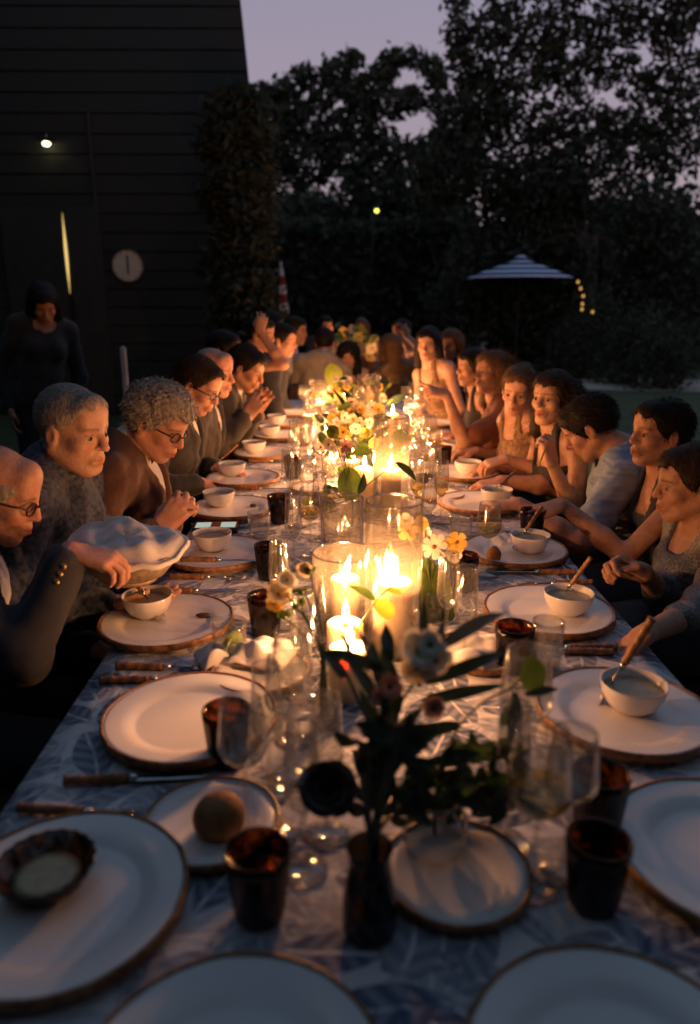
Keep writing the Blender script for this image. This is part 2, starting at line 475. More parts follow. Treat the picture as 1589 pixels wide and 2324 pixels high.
# ---------------- trees
def leaf_cloud(centres, radii, n, size, seed):
    g = np.random.default_rng(seed)
    C = np.array(centres); Rr = np.array(radii)
    wgt = Rr.prod(axis=1) ** (2 / 3)
    k = g.choice(len(C), n, p=wgt / wgt.sum())
    d = g.normal(size=(n, 3)); d /= np.linalg.norm(d, axis=1)[:, None]
    rr = g.uniform(.35, 1.0, n) ** .6 * (1 + .18 * g.normal(size=n))
    P = C[k] + d * Rr[k] * rr[:, None]
    a = g.normal(size=(n, 3)); a /= np.linalg.norm(a, axis=1)[:, None]
    b = np.cross(a, g.normal(size=(n, 3))); b /= np.linalg.norm(b, axis=1)[:, None]
    s = size * g.uniform(.5, 1.3, n)[:, None]
    V_ = np.stack([P - a * s, P + b * s * .45, P + a * s, P - b * s * .45], 1).reshape(-1, 3)
    return V_
def np_mesh(name, V_, F, mat, smooth=False):
    me = bpy.data.meshes.new(name)
    V_ = np.asarray(V_, np.float32); F = np.asarray(F, np.int32)
    k = F.shape[1]
    me.vertices.add(len(V_)); me.vertices.foreach_set('co', V_.ravel())
    me.loops.add(F.size); me.loops.foreach_set('vertex_index', F.ravel())
    me.polygons.add(len(F)); me.polygons.foreach_set('loop_start', np.arange(0, F.size, k, dtype=np.int32))
    if smooth: me.polygons.foreach_set('use_smooth', np.ones(len(F), bool))
    me.update(calc_edges=True)
    if mat is not None: me.materials.append(mat)
    return me
def quads_of(V_): return np.arange(len(V_)).reshape(-1, 4)
def tree(base, clumps, n, leaf, label, trunk_r, seed, mat='foliage', group='trees around the garden', limbs=8):
    base = Vector(base)
    o = empty('tree', base, label, 'tree', group)
    C = [Vector(c) - base for c, r in clumps]
    V_ = leaf_cloud([tuple(c) for c in C], [r for c, r in clumps], n, leaf, seed)
    link('crown', np_mesh('crown', V_, quads_of(V_), M[mat]), None, o)
    mb = MB()
    g = random.Random(seed)
    hi = max(c.z for c in C)
    fork = Vector((g.uniform(-.2, .2), g.uniform(-.2, .2), hi * .38))
    mb.tube([(0, 0, -.1), fork * .5 + Vector((g.uniform(-.1, .1), 0, 0)), fork], [trunk_r * 1.25, trunk_r, trunk_r * .85], 10)
    order = sorted(range(len(C)), key=lambda i: -clumps[i][1][0])[:limbs]
    for i in order:
        c = C[i]
        mid = fork.lerp(c, .5) + Vector((g.uniform(-.3, .3), g.uniform(-.3, .3), g.uniform(.1, .5)))
        mb.tube([fork * .9, fork.lerp(mid, .5) + Vector((0, 0, .1)), mid, c], [trunk_r * .6, trunk_r * .42, trunk_r * .28, trunk_r * .08], 7)
    mb.build('trunk', M['bark'], o)
    return o
def cl(u, v, Y, r, sq=.8):
    p = at(u, v, Y)
    return (p, (r, r, r * sq))
def low_fill(x, Y, zt, r, seed):
    g = random.Random(seed)
    out = []
    z = .8
    while z < zt:
        for k in range(2):
            out.append((Vector((x + g.uniform(-1, 1) * r * .7, Y + g.uniform(-.6, .6), z)), (r * .95, r * .8, r * .8)))
        z += r * .75
    return out
# broad oak whose ragged top stands against the sky
Yo = 25
oak = [cl(600, 222, Yo, .55), cl(645, 205, Yo, .5), cl(690, 172, Yo, .42), cl(655, 240, Yo, .6), cl(760, 165, Yo, .5), cl(800, 140, Yo, .42), cl(735, 215, Yo, .5), cl(785, 205, Yo, .5), cl(845, 190, Yo, .55),
       cl(890, 135, Yo, .42), cl(930, 130, Yo, .40), cl(975, 150, Yo, .42), cl(875, 165, Yo, .4), cl(990, 185, Yo, .4), cl(820, 250, Yo, .65), cl(880, 235, Yo, .6), cl(700, 285, Yo, .8), cl(620, 290, Yo, .9), cl(770, 290, Yo, .7),
       cl(850, 300, Yo, .5), cl(935, 225, Yo, .5), cl(1000, 240, Yo, .5), cl(890, 350, Yo, .7), cl(960, 345, Yo, .6), cl(1020, 330, Yo, .7), cl(800, 360, Yo, .9), cl(700, 370, Yo, 1.0), cl(600, 370, Yo, 1.0)]
px = at(810, 500, Yo).x
tree((px, Yo, 0), oak + low_fill(px - 1.8, Yo, 4.6, 1.3, 1) + low_fill(px + .6, Yo, 4.8, 1.3, 2) + low_fill(px + 2.8, Yo + .4, 4.6, 1.3, 12), 30000, .17, 'broad oak with a ragged top against the pale dusk sky', .34, 3)
# large tree on the right, branches reaching over the top of the view
Yr = 17
big = [cl(1040, 75, Yr, .38), cl(1080, 110, Yr, .40), cl(1060, 165, Yr, .36), cl(1110, 60, Yr, .40), cl(1130, 160, Yr, .45), cl(1090, 230, Yr, .55), cl(1160, 215, Yr, .45), cl(1165, 85, Yr, .35), cl(1225, 60, Yr, .40), cl(1250, 150, Yr, .42),
       cl(1215, 180, Yr, .4), cl(1290, 60, Yr, .35), cl(1340, 130, Yr, .4), cl(1395, 70, Yr, .42), cl(1420, 140, Yr, .32), cl(1460, 60, Yr, .4), cl(1520, 90, Yr, .45), cl(1570, 160, Yr, .5), cl(1550, 40, Yr, .5), cl(1300, 210, Yr, .38), cl(1330, 275, Yr, .5),
       cl(1230, 275, Yr, .55), cl(1150, 300, Yr, .6), cl(1400, 290, Yr, .5), cl(1480, 260, Yr, .5), cl(1560, 250, Yr, .6), cl(1060, 320, Yr, .5), cl(1250, 340, Yr, .7), cl(1350, 350, Yr, .7), cl(1450, 345, Yr, .7), cl(1540, 340, Yr, .7),
       cl(1050, 400, Yr, .8), cl(1120, 410, Yr, .8), cl(1190, 420, Yr, .8), cl(1000, 420, Yr, .7), cl(1260, 420, Yr, .8), cl(1340, 430, Yr, .8), cl(980, 380, Yr, .5), cl(1045, 350, Yr, .6),
       cl(1045, 130, Yr, .30), cl(1075, 190, Yr, .42), cl(1040, 255, Yr, .5), cl(1030, 300, Yr, .5), cl(1120, 265, Yr, .5), cl(1190, 120, Yr, .3), cl(1290, 170, Yr, .36), cl(1370, 180, Yr, .3), cl(1500, 180, Yr, .4), cl(1440, 200, Yr, .4), cl(1250, 105, Yr, .35), cl(1340, 70, Yr, .4),
       cl(1150, 0, Yr, .5), cl(1280, -20, Yr, .6), cl(1420, -10, Yr, .6), cl(1540, -40, Yr, .7), cl(1040, 10, Yr, .3)]
pr_ = at(1345, 500, Yr)
tree((pr_.x, Yr, 0), big + low_fill(pr_.x - 1.9, Yr + .6, 3.6, 1.0, 3) + low_fill(pr_.x - .3, Yr + .8, 3.6, 1.0, 4) + low_fill(pr_.x + 1.5, Yr + .6, 3.8, 1.0, 5), 40000, .10, 'large spreading tree over the right side of the garden', .16, 5, limbs=16)
Yb = 9.5
bush = [cl(520, 250, Yb, .30), cl(548, 230, Yb, .22), cl(575, 255, Yb, .22), cl(582, 300, Yb, .2), cl(540, 310, Yb, .4), cl(578, 360, Yb, .2), cl(550, 400, Yb, .4), cl(580, 430, Yb, .2), cl(550, 480, Yb, .4), cl(578, 500, Yb, .2), cl(550, 560, Yb, .4), cl(576, 580, Yb, .2), cl(550, 640, Yb, .4), cl(578, 660, Yb, .2), cl(560, 730, Yb, .45), cl(560, 820, Yb, .45), cl(490, 330, Yb, .25), cl(495, 450, Yb, .25), cl(495, 600, Yb, .25)]
tree((at(555, 700, Yb).x, Yb, 0), bush, 15000, .06, 'tall slim laurel growing against the house corner', .07, 8)
# darker trees filling the far side
far = [(-9, 30, 8.0, 'tall dark tree rising behind the house roof'), (2.6, 30, 5.6, 'low dense tree between the oak and the spreading tree'), (7.4, 24, 5.4, 'dense dark tree beyond the striped parasol'),
       (11.5, 22, 7.0, 'dense dark tree at the far right end of the hedge'), (-2.8, 32, 6.6, 'dark rounded tree just past the house corner')]
for i, (x, Y, zt, lab) in enumerate(far):
    g = random.Random(40 + i)
    c = [(Vector((x + g.uniform(-1, 1) * 2.0, Y + g.uniform(-1, 1), z)), (1.3, 1.2, 1.0)) for z in np.linspace(.8, zt - 1, 14)]
    tree((x, Y, 0), c, 8000, .2, lab, .25, 60 + i, 'foliage_far')
for i, (x, Y, lab) in enumerate(((6.6, 2.5, 'tall unseen tree added right of the diners to block skylight'), (6.9, -2.5, 'tall unseen tree added at the right rear to block skylight'), (1.8, -6.2, 'tall unseen tree added behind the table head to block skylight'), (-3.0, -5.8, 'tall unseen tree added at the left rear to block skylight'))):  # unseen trees added around the camera to cut skylight on the table
    g = random.Random(140 + i)
    c = [(Vector((x + g.uniform(-1, 1) * 1.6, Y + g.uniform(-1, 1) * 1.6, z)), (1.25, 1.25, 1.0)) for z in np.linspace(1.8, 8.5, 16)]
    tree((x, Y, 0), c, 9000, .2, lab, .22, 160 + i, 'foliage_far')
c = []  # unseen canopy added overhead; its leaf count sets how much skylight passes
g = random.Random(201)
for k in range(46):
    c.append((Vector((g.uniform(-4.2, 4.4), g.uniform(-4.5, 4.6), g.uniform(5.0, 7.2))), (1.0, 1.0, .6)))
tree((-2.6, -3.4, 0), c, 4000, .19, 'unseen tree canopy added over the table head to dim skylight', .3, 202, 'foliage_far', limbs=12)
# clipped hedges along the far lawn edge; the last is added to block skylight
for i, (x0, x1, Y, zt, lab) in enumerate(((-2.4, 3.0, 21.5, 3.4, 'tall clipped hedge below the oak'), (3.1, 8.5, 21.0, 3.2, 'tall clipped hedge behind the striped parasol'), (8.6, 16, 20.0, 3.4, 'tall clipped hedge running on to the right'), (-4, 5, -2.6, 4.2, 'tall unseen hedge added behind the table head to block skylight'))):
    n = 9000
    g = np.random.default_rng(80 + i)
    L_ = x1 - x0
    P = np.stack([g.uniform(-L_ / 2, L_ / 2, n), g.uniform(-.7, .7, n), g.uniform(0.05, zt, n)], 1)
    side = g.integers(0, 3, n)
    P[side == 0, 1] = -.7 + g.normal(size=(side == 0).sum()) * .07
    P[side == 1, 2] = zt + g.normal(size=(side == 1).sum()) * .10
    a = g.normal(size=(n, 3)); a /= np.linalg.norm(a, axis=1)[:, None]
    b = np.cross(a, g.normal(size=(n, 3))); b /= np.linalg.norm(b, axis=1)[:, None]
    s = .16 * g.uniform(.5, 1.3, n)[:, None]
    V_ = np.stack([P - a * s, P + b * s * .5, P + a * s, P - b * s * .5], 1).reshape(-1, 3)
    h_ = empty('hedge', ((x0 + x1) / 2, Y, 0), lab, 'hedge', 'hedges along the lawn')
    link('foliage', np_mesh('foliage', V_, quads_of(V_), M['foliage']), None, h_)
    MB().box((0, .05, zt / 2 - .1), (L_ - .3, 1.0, zt - .2)).build('inner_twigs', M['bark'], h_, smooth=False)
# low shrubs by the right-hand lawn; glowing beads added for lamplight on leaves
for i, (u, v, Y, r, lab) in enumerate(((1330, 700, 15.5, .55, 'shrub with added amber glow beads beside the parasol'), (1440, 730, 14.5, .6, 'low dark shrub at the right edge of the lawn'), (1520, 760, 13.6, .7, 'dark rounded shrub near the gravel path end'))):
    p = at(u, v, Y)
    s_ = empty('shrub', (p.x, Y, 0), lab, 'shrub', 'shrubs beside the lawn')
    V_ = leaf_cloud([(0, 0, p.z * .5), (.2, 0, p.z * .8), (-.25, .1, p.z * .3)], [(r, r, p.z * .55)] * 3, 2500, .06, 90 + i)
    link('foliage', np_mesh('foliage', V_, quads_of(V_), M['foliage']), None, s_)
    MB().tube([(0, 0, -.02), (.03, 0, p.z * .5), (.1, .05, p.z * .8)], [.04, .03, .01], 6).build('stem', M['bark'], s_)
fl = empty('lit_leaf_glow', at(1322, 690, 15.0), 'added glowing beads for warm light on the shrub leaves', 'lights')  # glow added where warm lamplight falls on the leaves
b0 = fl.location.copy()
pts = []
for (u, v) in ((1312, 640), (1318, 655), (1324, 672), (1322, 690), (1321, 702), (1345, 708)):
    q = at(u, v, 14.9) - b0
    pts.append(q)
    MB().lathe([(0, -.03), (.02, -.02), (.026, 0), (.018, .025), (0, .035)], 8).build('bulb', M['lit_leaf_amber'], fl, q)
MB().tube(pts, .006, 5).build('added_cable', M['black_paint'], fl)
# garden lamp post with a yellow bulb
Yl = 18.0
p = at(855, 478, Yl)
gl_ = empty('garden_lamp', (p.x, Yl, 0), 'slim garden lamp post with a small yellow bulb', 'lamp post')
MB().tube([(-.08, 0, -.02), (-.08, 0, p.z - .12), (-.05, 0, p.z + .06), (0, 0, p.z + .09)], [.035, .028, .02, .016], 8).build('pole', M['black_paint'], gl_)
MB().lathe([(0, -.05), (.035, -.035), (.05, 0), (.035, .04), (0, .05)], 14).build('bulb', M['bulb_yellow'], gl_, (0, 0, p.z))
MB().lathe([(0, .085), (.05, .07), (.08, .035), (.075, .03), (0, .07)], 14).build('lamp_shade', M['black_paint'], gl_, (0, 0, p.z))

# ---------------- open striped parasol
def stripe_mat(name, c1, c2, freq, use_z):
    m, t, b, N, L = node_mat(name)
    tc = N.new('ShaderNodeTexCoord'); sx = N.new('ShaderNodeSeparateXYZ'); L.new(tc.outputs['Object'], sx.inputs[0])
    ml = N.new('ShaderNodeMath'); ml.operation = 'MULTIPLY'; ml.inputs[1].default_value = freq
    L.new(sx.outputs[2], ml.inputs[0])
    sn = N.new('ShaderNodeMath'); sn.operation = 'SINE'; L.new(ml.outputs[0], sn.inputs[0])
    gt = N.new('ShaderNodeMath'); gt.operation = 'GREATER_THAN'; gt.inputs[1].default_value = 0.0; L.new(sn.outputs[0], gt.inputs[0])
    mx = N.new('ShaderNodeMixRGB'); L.new(gt.outputs[0], mx.inputs[0]); mx.inputs[1].default_value = (*c1, 1); mx.inputs[2].default_value = (*c2, 1)
    L.new(mx.outputs[0], b.inputs['Base Color']); b.inputs['Roughness'].default_value = .9
    return m
stripe_mat('parasol_stripes', (.008, .025, .07), (.66, .78, 1.0), 2 * math.pi / .105, True)
stripe_mat('folded_stripes', (.62, .60, .58), (.26, .03, .03), 2 * math.pi / .30, True)
Yp = 16.5
edge_l, edge_r, tp = at(1060, 632, Yp), at(1300, 632, Yp), at(1182, 588, Yp)
pc = (edge_l + edge_r) / 2
par = empty('parasol', (pc.x, Yp, 0), 'open parasol with pale and blue stripes on the dark lawn', 'parasol')
rad = (edge_r.x - edge_l.x) / 2
mb = MB()
vs_, fs = [], []
NS = 8
for i in range(9):
    t = i / 8
    for k in range(NS * 4):
        th = 2 * math.pi * k / (NS * 4)
        sag = 1 - .055 * t * (1 - math.cos(NS * th)) * .5 * 2
        r = rad * (.06 + .94 * t) * (1 - .03 * t * (1 - abs(math.cos(NS * th / 2))))
        z = tp.z + (edge_l.z - tp.z) * (t ** .92) + .02 * math.sin(math.pi * t)
        vs_.append((r * math.cos(th), r * math.sin(th), z))
for i in range(8):
    for k in range(NS * 4):
        k2 = (k + 1) % (NS * 4)
        fs.append((i * NS * 4 + k, i * NS * 4 + k2, (i + 1) * NS * 4 + k2, (i + 1) * NS * 4 + k))
mb.add(vs_, fs)
can = mb.build('canopy', M['parasol_stripes'], par)
md = can.modifiers.new('thick', 'SOLIDIFY'); md.thickness = .006
MB().lathe([(rad * .16, tp.z - .06), (rad * .13, tp.z + .02), (rad * .06, tp.z + .07), (.01, tp.z + .09)], 16).build('vent_cap', M['parasol_stripes'], par)
MB().tube([(0, 0, 0), (0, 0, tp.z + .05)], .025, 10).build('pole', M['bark'], par)
MB().lathe([(0, 0), (.28, 0), (.28, .06), (.05, .10), (0, .1)], 20).build('base', M['black_paint'], par)
for k in range(NS):
    th = 2 * math.pi * k / NS
    MB().tube([(.03 * math.cos(th), .03 * math.sin(th), tp.z - .02), (rad * .97 * math.cos(th), rad * .97 * math.sin(th), edge_l.z - .012)], .008, 5).build('rib', M['bark'], par)
# folded red and white parasol
Yc = 13.5
tc_, bc_ = at(637, 602, Yc), at(646, 735, Yc)
fp = empty('folded_parasol', (tc_.x, Yc, 0), 'closed parasol with red and white stripes behind the far diners', 'parasol')
vs_, fs = [], []
for i in range(14):
    t = i / 13
    z = tc_.z + (tc_.z * -.55) * t
    for k in range(24):
        th = 2 * math.pi * k / 24
        r = (.02 + .085 * t ** .7 * (1 - .25 * max(0, t - .75) * 4)) * (1 + .22 * math.cos(6 * th + 2 * t))
        vs_.append((r * math.cos(th) + .05 * t, r * math.sin(th), z))
for i in range(13):
    for k in range(24):
        k2 = (k + 1) % 24
        fs.append((i * 24 + k, i * 24 + k2, i * 24 + 24 + k2, i * 24 + 24 + k))
MB().add(vs_, fs).build('canopy', M['folded_stripes'], fp)
MB().tube([(0, 0, 0), (0, 0, tc_.z + .06)], .022, 8).build('pole', M['white_paint'], fp)
MB().lathe([(0, 0), (.24, 0), (.24, .05), (.04, .09), (0, .09)], 18).build('base', M['black_paint'], fp)
# white garden chair on the lawn
p = at(1075, 800, 17.0)
gc = empty('garden_chair', (p.x, 17.0, 0), 'small white garden chair alone on the dark lawn', 'chair', rz=R(-25))
MB().box((0, 0, .42), (.5, .5, .04)).build('seat', M['white_paint'], gc, smooth=False)
for k in range(5):
    MB().box((-.2 + .1 * k, .26 + .05, .72), (.07, .02, .58), M=Matrix.Rotation(R(-10), 3, 'X')).build('slat', M['white_paint'], gc, smooth=False)
for sx_ in (-1, 1):
    for sy_ in (-1, 1):
        MB().tube([(sx_ * .21, sy_ * .21, .42), (sx_ * .24, sy_ * .25, 0)], .02, 6).build('leg', M['white_paint'], gc)
    MB().box((sx_ * .26, 0, .64), (.05, .5, .025)).build('armrest', M['white_paint'], gc, smooth=False)
    MB().tube([(sx_ * .26, -.2, .42), (sx_ * .26, -.2, .64)], .016, 6).build('arm_post', M['white_paint'], gc)
# ================================================================== TABLES
TZ = 0.75
TX0, TX1 = -0.53, 0.70
def cloth(name, x0, x1, y0, y1, label, seed):
    g = random.Random(seed)
    n = int((y1 - y0) / .05)
    ph = [g.uniform(0, 6.28) for _ in range(6)]
    prof = []
    cw = .003
    drop = .34
    nd = 7
    for i in range(nd): prof.append(('L', drop * (1 - i / nd)))
    nx = 26
    for i in range(nx + 1): prof.append(('T', i / nx))
    for i in range(1, nd + 1): prof.append(('R', drop * i / nd))
    vs_, fs = [], []
    for j in range(n + 1):
        y = y0 + (y1 - y0) * j / n
        for (k, t) in prof:
            if k == 'T':
                x = x0 + (x1 - x0) * t
                e = min(t, 1 - t) * (x1 - x0)
                z = TZ - .008 * math.exp(-(e / .012) ** 2) + .0012 * math.sin(7 * x + 3 * y + ph[0]) * math.sin(11 * y + ph[1]) - .0012
            else:
                s = -1 if k == 'L' else 1
                d = t / drop
                wv = (.022 * math.sin(9.5 * y + ph[2] + s) + .014 * math.sin(21 * y + ph[3]))
                x = (x0 if s < 0 else x1) + s * (.004 + d * (.022 + wv))
                z = TZ - .012 - t
            vs_.append((x, y, z))
    m_ = len(prof)
    for j in range(n):
        for i in range(m_ - 1):
            a = j * m_ + i
            fs.append((a, a + 1, a + m_ + 1, a + m_))
    # end drops
    for (j, s) in ((0, -1), (n, 1)):
        row = [j * m_ + nd + i for i in range(nx + 1)]
        prev = row
        for q in range(1, 6):
            new = []
            for i in range(nx + 1):
                b_ = vs_[row[i]]
                wv = .02 * math.sin(12 * b_[0] + ph[4])
                vs_.append((b_[0], b_[1] + s * (.006 + q / 5 * (.02 + wv)), TZ - .012 - drop * q / 5))
                new.append(len(vs_) - 1)
            for i in range(nx):
                f = (prev[i], prev[i + 1], new[i + 1], new[i])
                fs.append(f if s > 0 else f[::-1])
            prev = new
    o = link(name, mk(name, vs_, fs, M['printed_cloth']))
    return tag(o, label, 'tablecloth')
def table(x0, x1, y0, y1, label):
    t = empty('dining_table', ((x0 + x1) / 2, (y0 + y1) / 2, 0), label, 'table')
    MB().box((0, 0, TZ - .03), (x1 - x0 - .03, y1 - y0 - .03, .04)).build('table_top', M['dark_wood'], t, smooth=False)
    nl = max(2, int((y1 - y0) / 1.8) + 1)
    for k in range(nl):
        for sx in (-1, 1):
            yy = -(y1 - y0) / 2 + .2 + k * (y1 - y0 - .4) / (nl - 1)
            MB().box((sx * ((x1 - x0) / 2 - .12), yy, (TZ - .05) / 2), (.06, .06, TZ - .05)).build('leg', M['dark_wood'], t, smooth=False)
T1Y0, T1Y1 = .28, 6.05
table(TX0, TX1, T1Y0, T1Y1, 'long dining table under the blue leaf print cloth, laid for supper')
cloth('tablecloth', TX0, TX1, T1Y0, T1Y1, 'white cloth with blue leaf print on the long candlelit table', 1)
T2Y0, T2Y1 = 7.0, 10.6
table(-.5, .7, T2Y0, T2Y1, 'second dining table beyond the man in the beige jacket')
cloth('tablecloth', -.5, .7, T2Y0, T2Y1, 'white and blue cloth on the far second table', 2)

# ---------------- crockery meshes (shared)
plate_me = MB().lathe([(0, .012), (.095, .012), (.102, .0135), (.108, .018), (.125, .0215), (.148, .0245), (.1535, .0250), (.1535, .0200), (.12, .014), (.095, .004), (.088, 0), (0, 0)], 56).mesh('plate', M['china'])
def rim_mesh(r, z, th, seg=56):
    mb = MB()
    prof = [(r - .0040, z + .0022), (r - .002, z + .0048), (r + .001, z + .0050), (r + .0030, z + .001), (r + .0030, z - th), (r - .002, z - th - .002), (r - .0042, z - th)]
    n = len(prof)
    vs_, fs = [], []
    for k in range(seg):
        th_ = 2 * math.pi * k / seg
        kn = 1 + .012 * (1 if k % 7 == 0 else 0)
        for (a, b_) in prof: vs_.append((a * kn * math.cos(th_), a * kn * math.sin(th_), b_))
    for k in range(seg):
        for i in range(n):
            fs.append((k * n + i, ((k + 1) % seg) * n + i, ((k + 1) % seg) * n + (i + 1) % n, k * n + (i + 1) % n))
    return mb.add(vs_, fs).mesh('rim', M['bamboo'])
rim_me = rim_mesh(.1565, .0225, .009)
side_me = MB().lathe([(0, .009), (.06, .009), (.066, .012), (.08, .0155), (.0965, .018), (.0965, .014), (.07, .006), (.06, 0), (0, 0)], 48).mesh('side_plate', M['china'])
side_rim_me = rim_mesh(.099, .0155, .005, 48)
bowl_me = MB().lathe([(0, .007), (.03, .008), (.045, .018), (.054, .036), (.0585, .055), (.061, .0555), (.0605, .053), (.057, .034), (.047, .014), (.034, .003), (.031, 0), (0, 0)], 44).mesh('bowl', M['china'])
soup_me = MB().lathe([(0, .0405), (.03, .0405), (.0535, .040), (.0535, .0395), (0, .0395)], 36).mesh('soup', M['soup'])
def plate(u, v, lab, side=False):
    p = tab(u, v, TZ + (.015 if side else .022))
    o = link('side_plate' if side else 'plate', side_me if side else plate_me, None, None, (p.x, p.y, TZ), (0, 0, random.uniform(0, 6)))
    tag(o, lab, 'plate', 'side plates' if side else 'plates laid along the table')
    link('rim', side_rim_me if side else rim_me, None, o)
    return o
def bowl(u, v, lab, dz=.0125):
    p = tab(u, v, TZ + .045)
    o = link('bowl', bowl_me, None, None, (p.x, p.y, TZ + dz))
    tag(o, lab, 'bowl', 'small soup bowls on the plates')
    link('soup', soup_me, None, o)
    return o
D_ = {'L0': 'the bald man in glasses', 'L1': 'the crew cut man in the patterned shirt', 'L2': 'the curly haired man in brown', 'L3': 'the man in the black tuxedo',
      'L4': 'the bald man past the tuxedo', 'L5': 'the dark haired man with clasped hands', 'L6': 'the half hidden man with dark hair', 'L7': 'the person with a raised arm', 'L8': 'the young man in the dark suit',
      'R0': 'the woman with the wristwatch', 'R1': 'the woman seen in profile', 'R2': 'the diner in the pale blue top', 'R3': 'the woman resting her chin on her hand', 'R4': 'the woman in the patterned dress', 'R5': 'the woman pointing along the table'}
for (u, v, k) in ((378, 1405, 'L0'), (495, 1252, 'L1'), (530, 1150, 'L2'), (552, 1083, 'L3'), (603, 1026, 'L4'), (637, 986, 'L5'), (646, 958, 'L6'), (655, 936, 'L7'),
                  (1415, 1608, 'R0'), (1245, 1382, 'R1'), (1168, 1245, 'R2'), (1088, 1138, 'R3'), (1052, 1071, 'R4'), (1012, 1022, 'R5')):
    plate(u, v, 'white plate with bamboo rim set for ' + D_[k])
plate(432, 1622, 'empty white plate with bamboo rim behind a brown ribbed tumbler')
plate(139, 2030, 'white plate with bamboo rim holding an amber dish')
plate(1662, 1930, 'white plate with bamboo rim beside two dark tumblers')
plate(520, 2482, 'white plate with bamboo rim at the near table end, beside the amber dish plate')
plate(1422, 2457, 'white plate with bamboo rim at the near table end, below the wine glass')
for (u, v) in ((990, 988), (982, 958), (974, 936)):
    plate(u, v, 'white plate with bamboo rim at the far right of the long table')
for (u, v, k) in ((335, 1368, 'L0'), (482, 1224, 'L1'), (497, 1128, 'L2'), (527, 1062, 'L3'), (577, 1012, 'L4'), (612, 975, 'L5'), (628, 950, 'L6'),
                  (1437, 1572, 'R0'), (1290, 1362, 'R1'), (1203, 1228, 'R2'), (1127, 1122, 'R3'), (1062, 1058, 'R4'), (1030, 1012, 'R5')):
    bowl(u, v, 'small white soup bowl on the plate of ' + D_[k])
plate(480, 1862, 'small bamboo edged side plate with a round bread roll', True)
plate(590, 1522, 'small bamboo edged side plate holding a folded napkin', True)
plate(1035, 1975, 'small bamboo edged side plate under hanging dark leaves', True)
plate(1085, 1478, 'small bamboo edged side plate behind long dark leaves', True)
plate(1000, 1120, 'small bamboo edged side plate beside the mid table candles', True)
plate(712, 1105, 'small bamboo edged side plate beside the stemmed glasses', True)
# bread
def blob(name, loc, r, mat, seed, label=None, cat=None, parent=None, amp=.12):
    bm = bmesh.new()
    bmesh.ops.create_icosphere(bm, subdivisions=3, radius=1)
    g = np.random.default_rng(seed)
    K = g.normal(size=(5, 3)) * 1.8; P = g.uniform(0, 6.28, 5)
    for v in bm.verts:
        c = np.array(v.co)
        f = 1 + amp * np.sin(K @ c + P).sum() / 3
        v.co = Vector((c[0] * r[0] * f, c[1] * r[1] * f, max(c[2], -.75) * r[2] * f))
    me = bpy.data.meshes.new(name); bm.to_mesh(me); bm.free()
    me.polygons.foreach_set('use_smooth', [True] * len(me.polygons))
    o = link(name, me, M[mat], parent, loc)
    if label: tag(o, label, cat)
    return o
p = tab(500, 1880, TZ + .01)
blob('bread_roll', (p.x, p.y, TZ + .033), (.036, .036, .032), 'bread', 1, 'round crusty bread roll on the side plate', 'bread')
p = tab(1120, 1268, TZ + .02)
blob('bread_piece', (p.x, p.y, TZ + .032), (.022, .018, .026), 'bread', 2, 'torn piece of bread on the plate beside the flute', 'bread')
p = tab(1155, 1245, TZ + .02)
p = tab(462, 1400, TZ + .013)
blob('olive_scrap', (p.x, p.y, TZ + .017), (.018, .009, .006), 'dark_food', 3, 'small dark scrap of food on the plate', 'food')
p = tab(575, 1150, TZ + .013)
blob('olive_scrap', (p.x, p.y, TZ + .018), (.014, .010, .007), 'dark_food', 4, 'dark morsel on the plate of the curly grey haired man', 'food')
# amber dish on the near left plate
p = tab(105, 1985, TZ + .03)
o = MB().lathe([(0, .006), (.03, .006), (.048, .016), (.06, .036), (.064, .037), (.062, .033), (.05, .012), (.032, 0), (0, 0)], 40, 20, .02).build('amber_dish', M['amber_glass'], None, (p.x, p.y, TZ + .0125))
tag(o, 'small ribbed amber glass dish on a white plate', 'dish')
MB().lathe([(0, .018), (.03, .018), (.044, .017), (0, .016)], 30).build('sauce', M['soup'], o)

# ---------------- cutlery with bamboo handles
def handle_mesh():
    mb = MB()
    pts, rad = [], []
    for i in range(17):
        t = i / 16
        pts.append((-.105 + .10 * t, 0, .008))
        rad.append(.0078 * (1.16 if i % 4 == 0 else .96))
    return mb.tube(pts, rad, 10).mesh('handle', M['bamboo'])
handle_me = handle_mesh()
ferr_me = MB().tube([(-.005, 0, .008), (.012, 0, .008)], [.0075, .0055], 10).mesh('ferrule', M['steel'])
def blade_mesh():
    vs_, fs = [], []
    for i in range(13):
        t = i / 12
        w_ = .0085 * (1 if t < .7 else math.sqrt(max(0, 1 - ((t - .7) / .3) ** 2))) + .0006
        for (dy, dz) in ((-w_, .0062), (w_ * .6, .0062), (w_ * .6, .0078), (-w_, .0072)):
            vs_.append((.010 + .115 * t, dy, dz))
    for i in range(12):
        for k in range(4):
            fs.append((i * 4 + k, i * 4 + (k + 1) % 4, i * 4 + 4 + (k + 1) % 4, i * 4 + 4 + k))
    return mk('blade', vs_, fs, M['steel'])
def fork_mesh():
    mb = MB()
    mb.tube([(.010, 0, .008), (.045, 0, .009), (.058, 0, .008)], [.0035, .003, .004], 8)
    mb.box((.066, 0, .007), (.018, .02, .0025))
    for k in range(4):
        y = -.0085 + k * .00567
        mb.tube([(.072, y, .007), (.095, y, .005), (.114, y, .010)], [.0014, .0013, .0008], 6)
    return mb.mesh('tines', M['steel'])
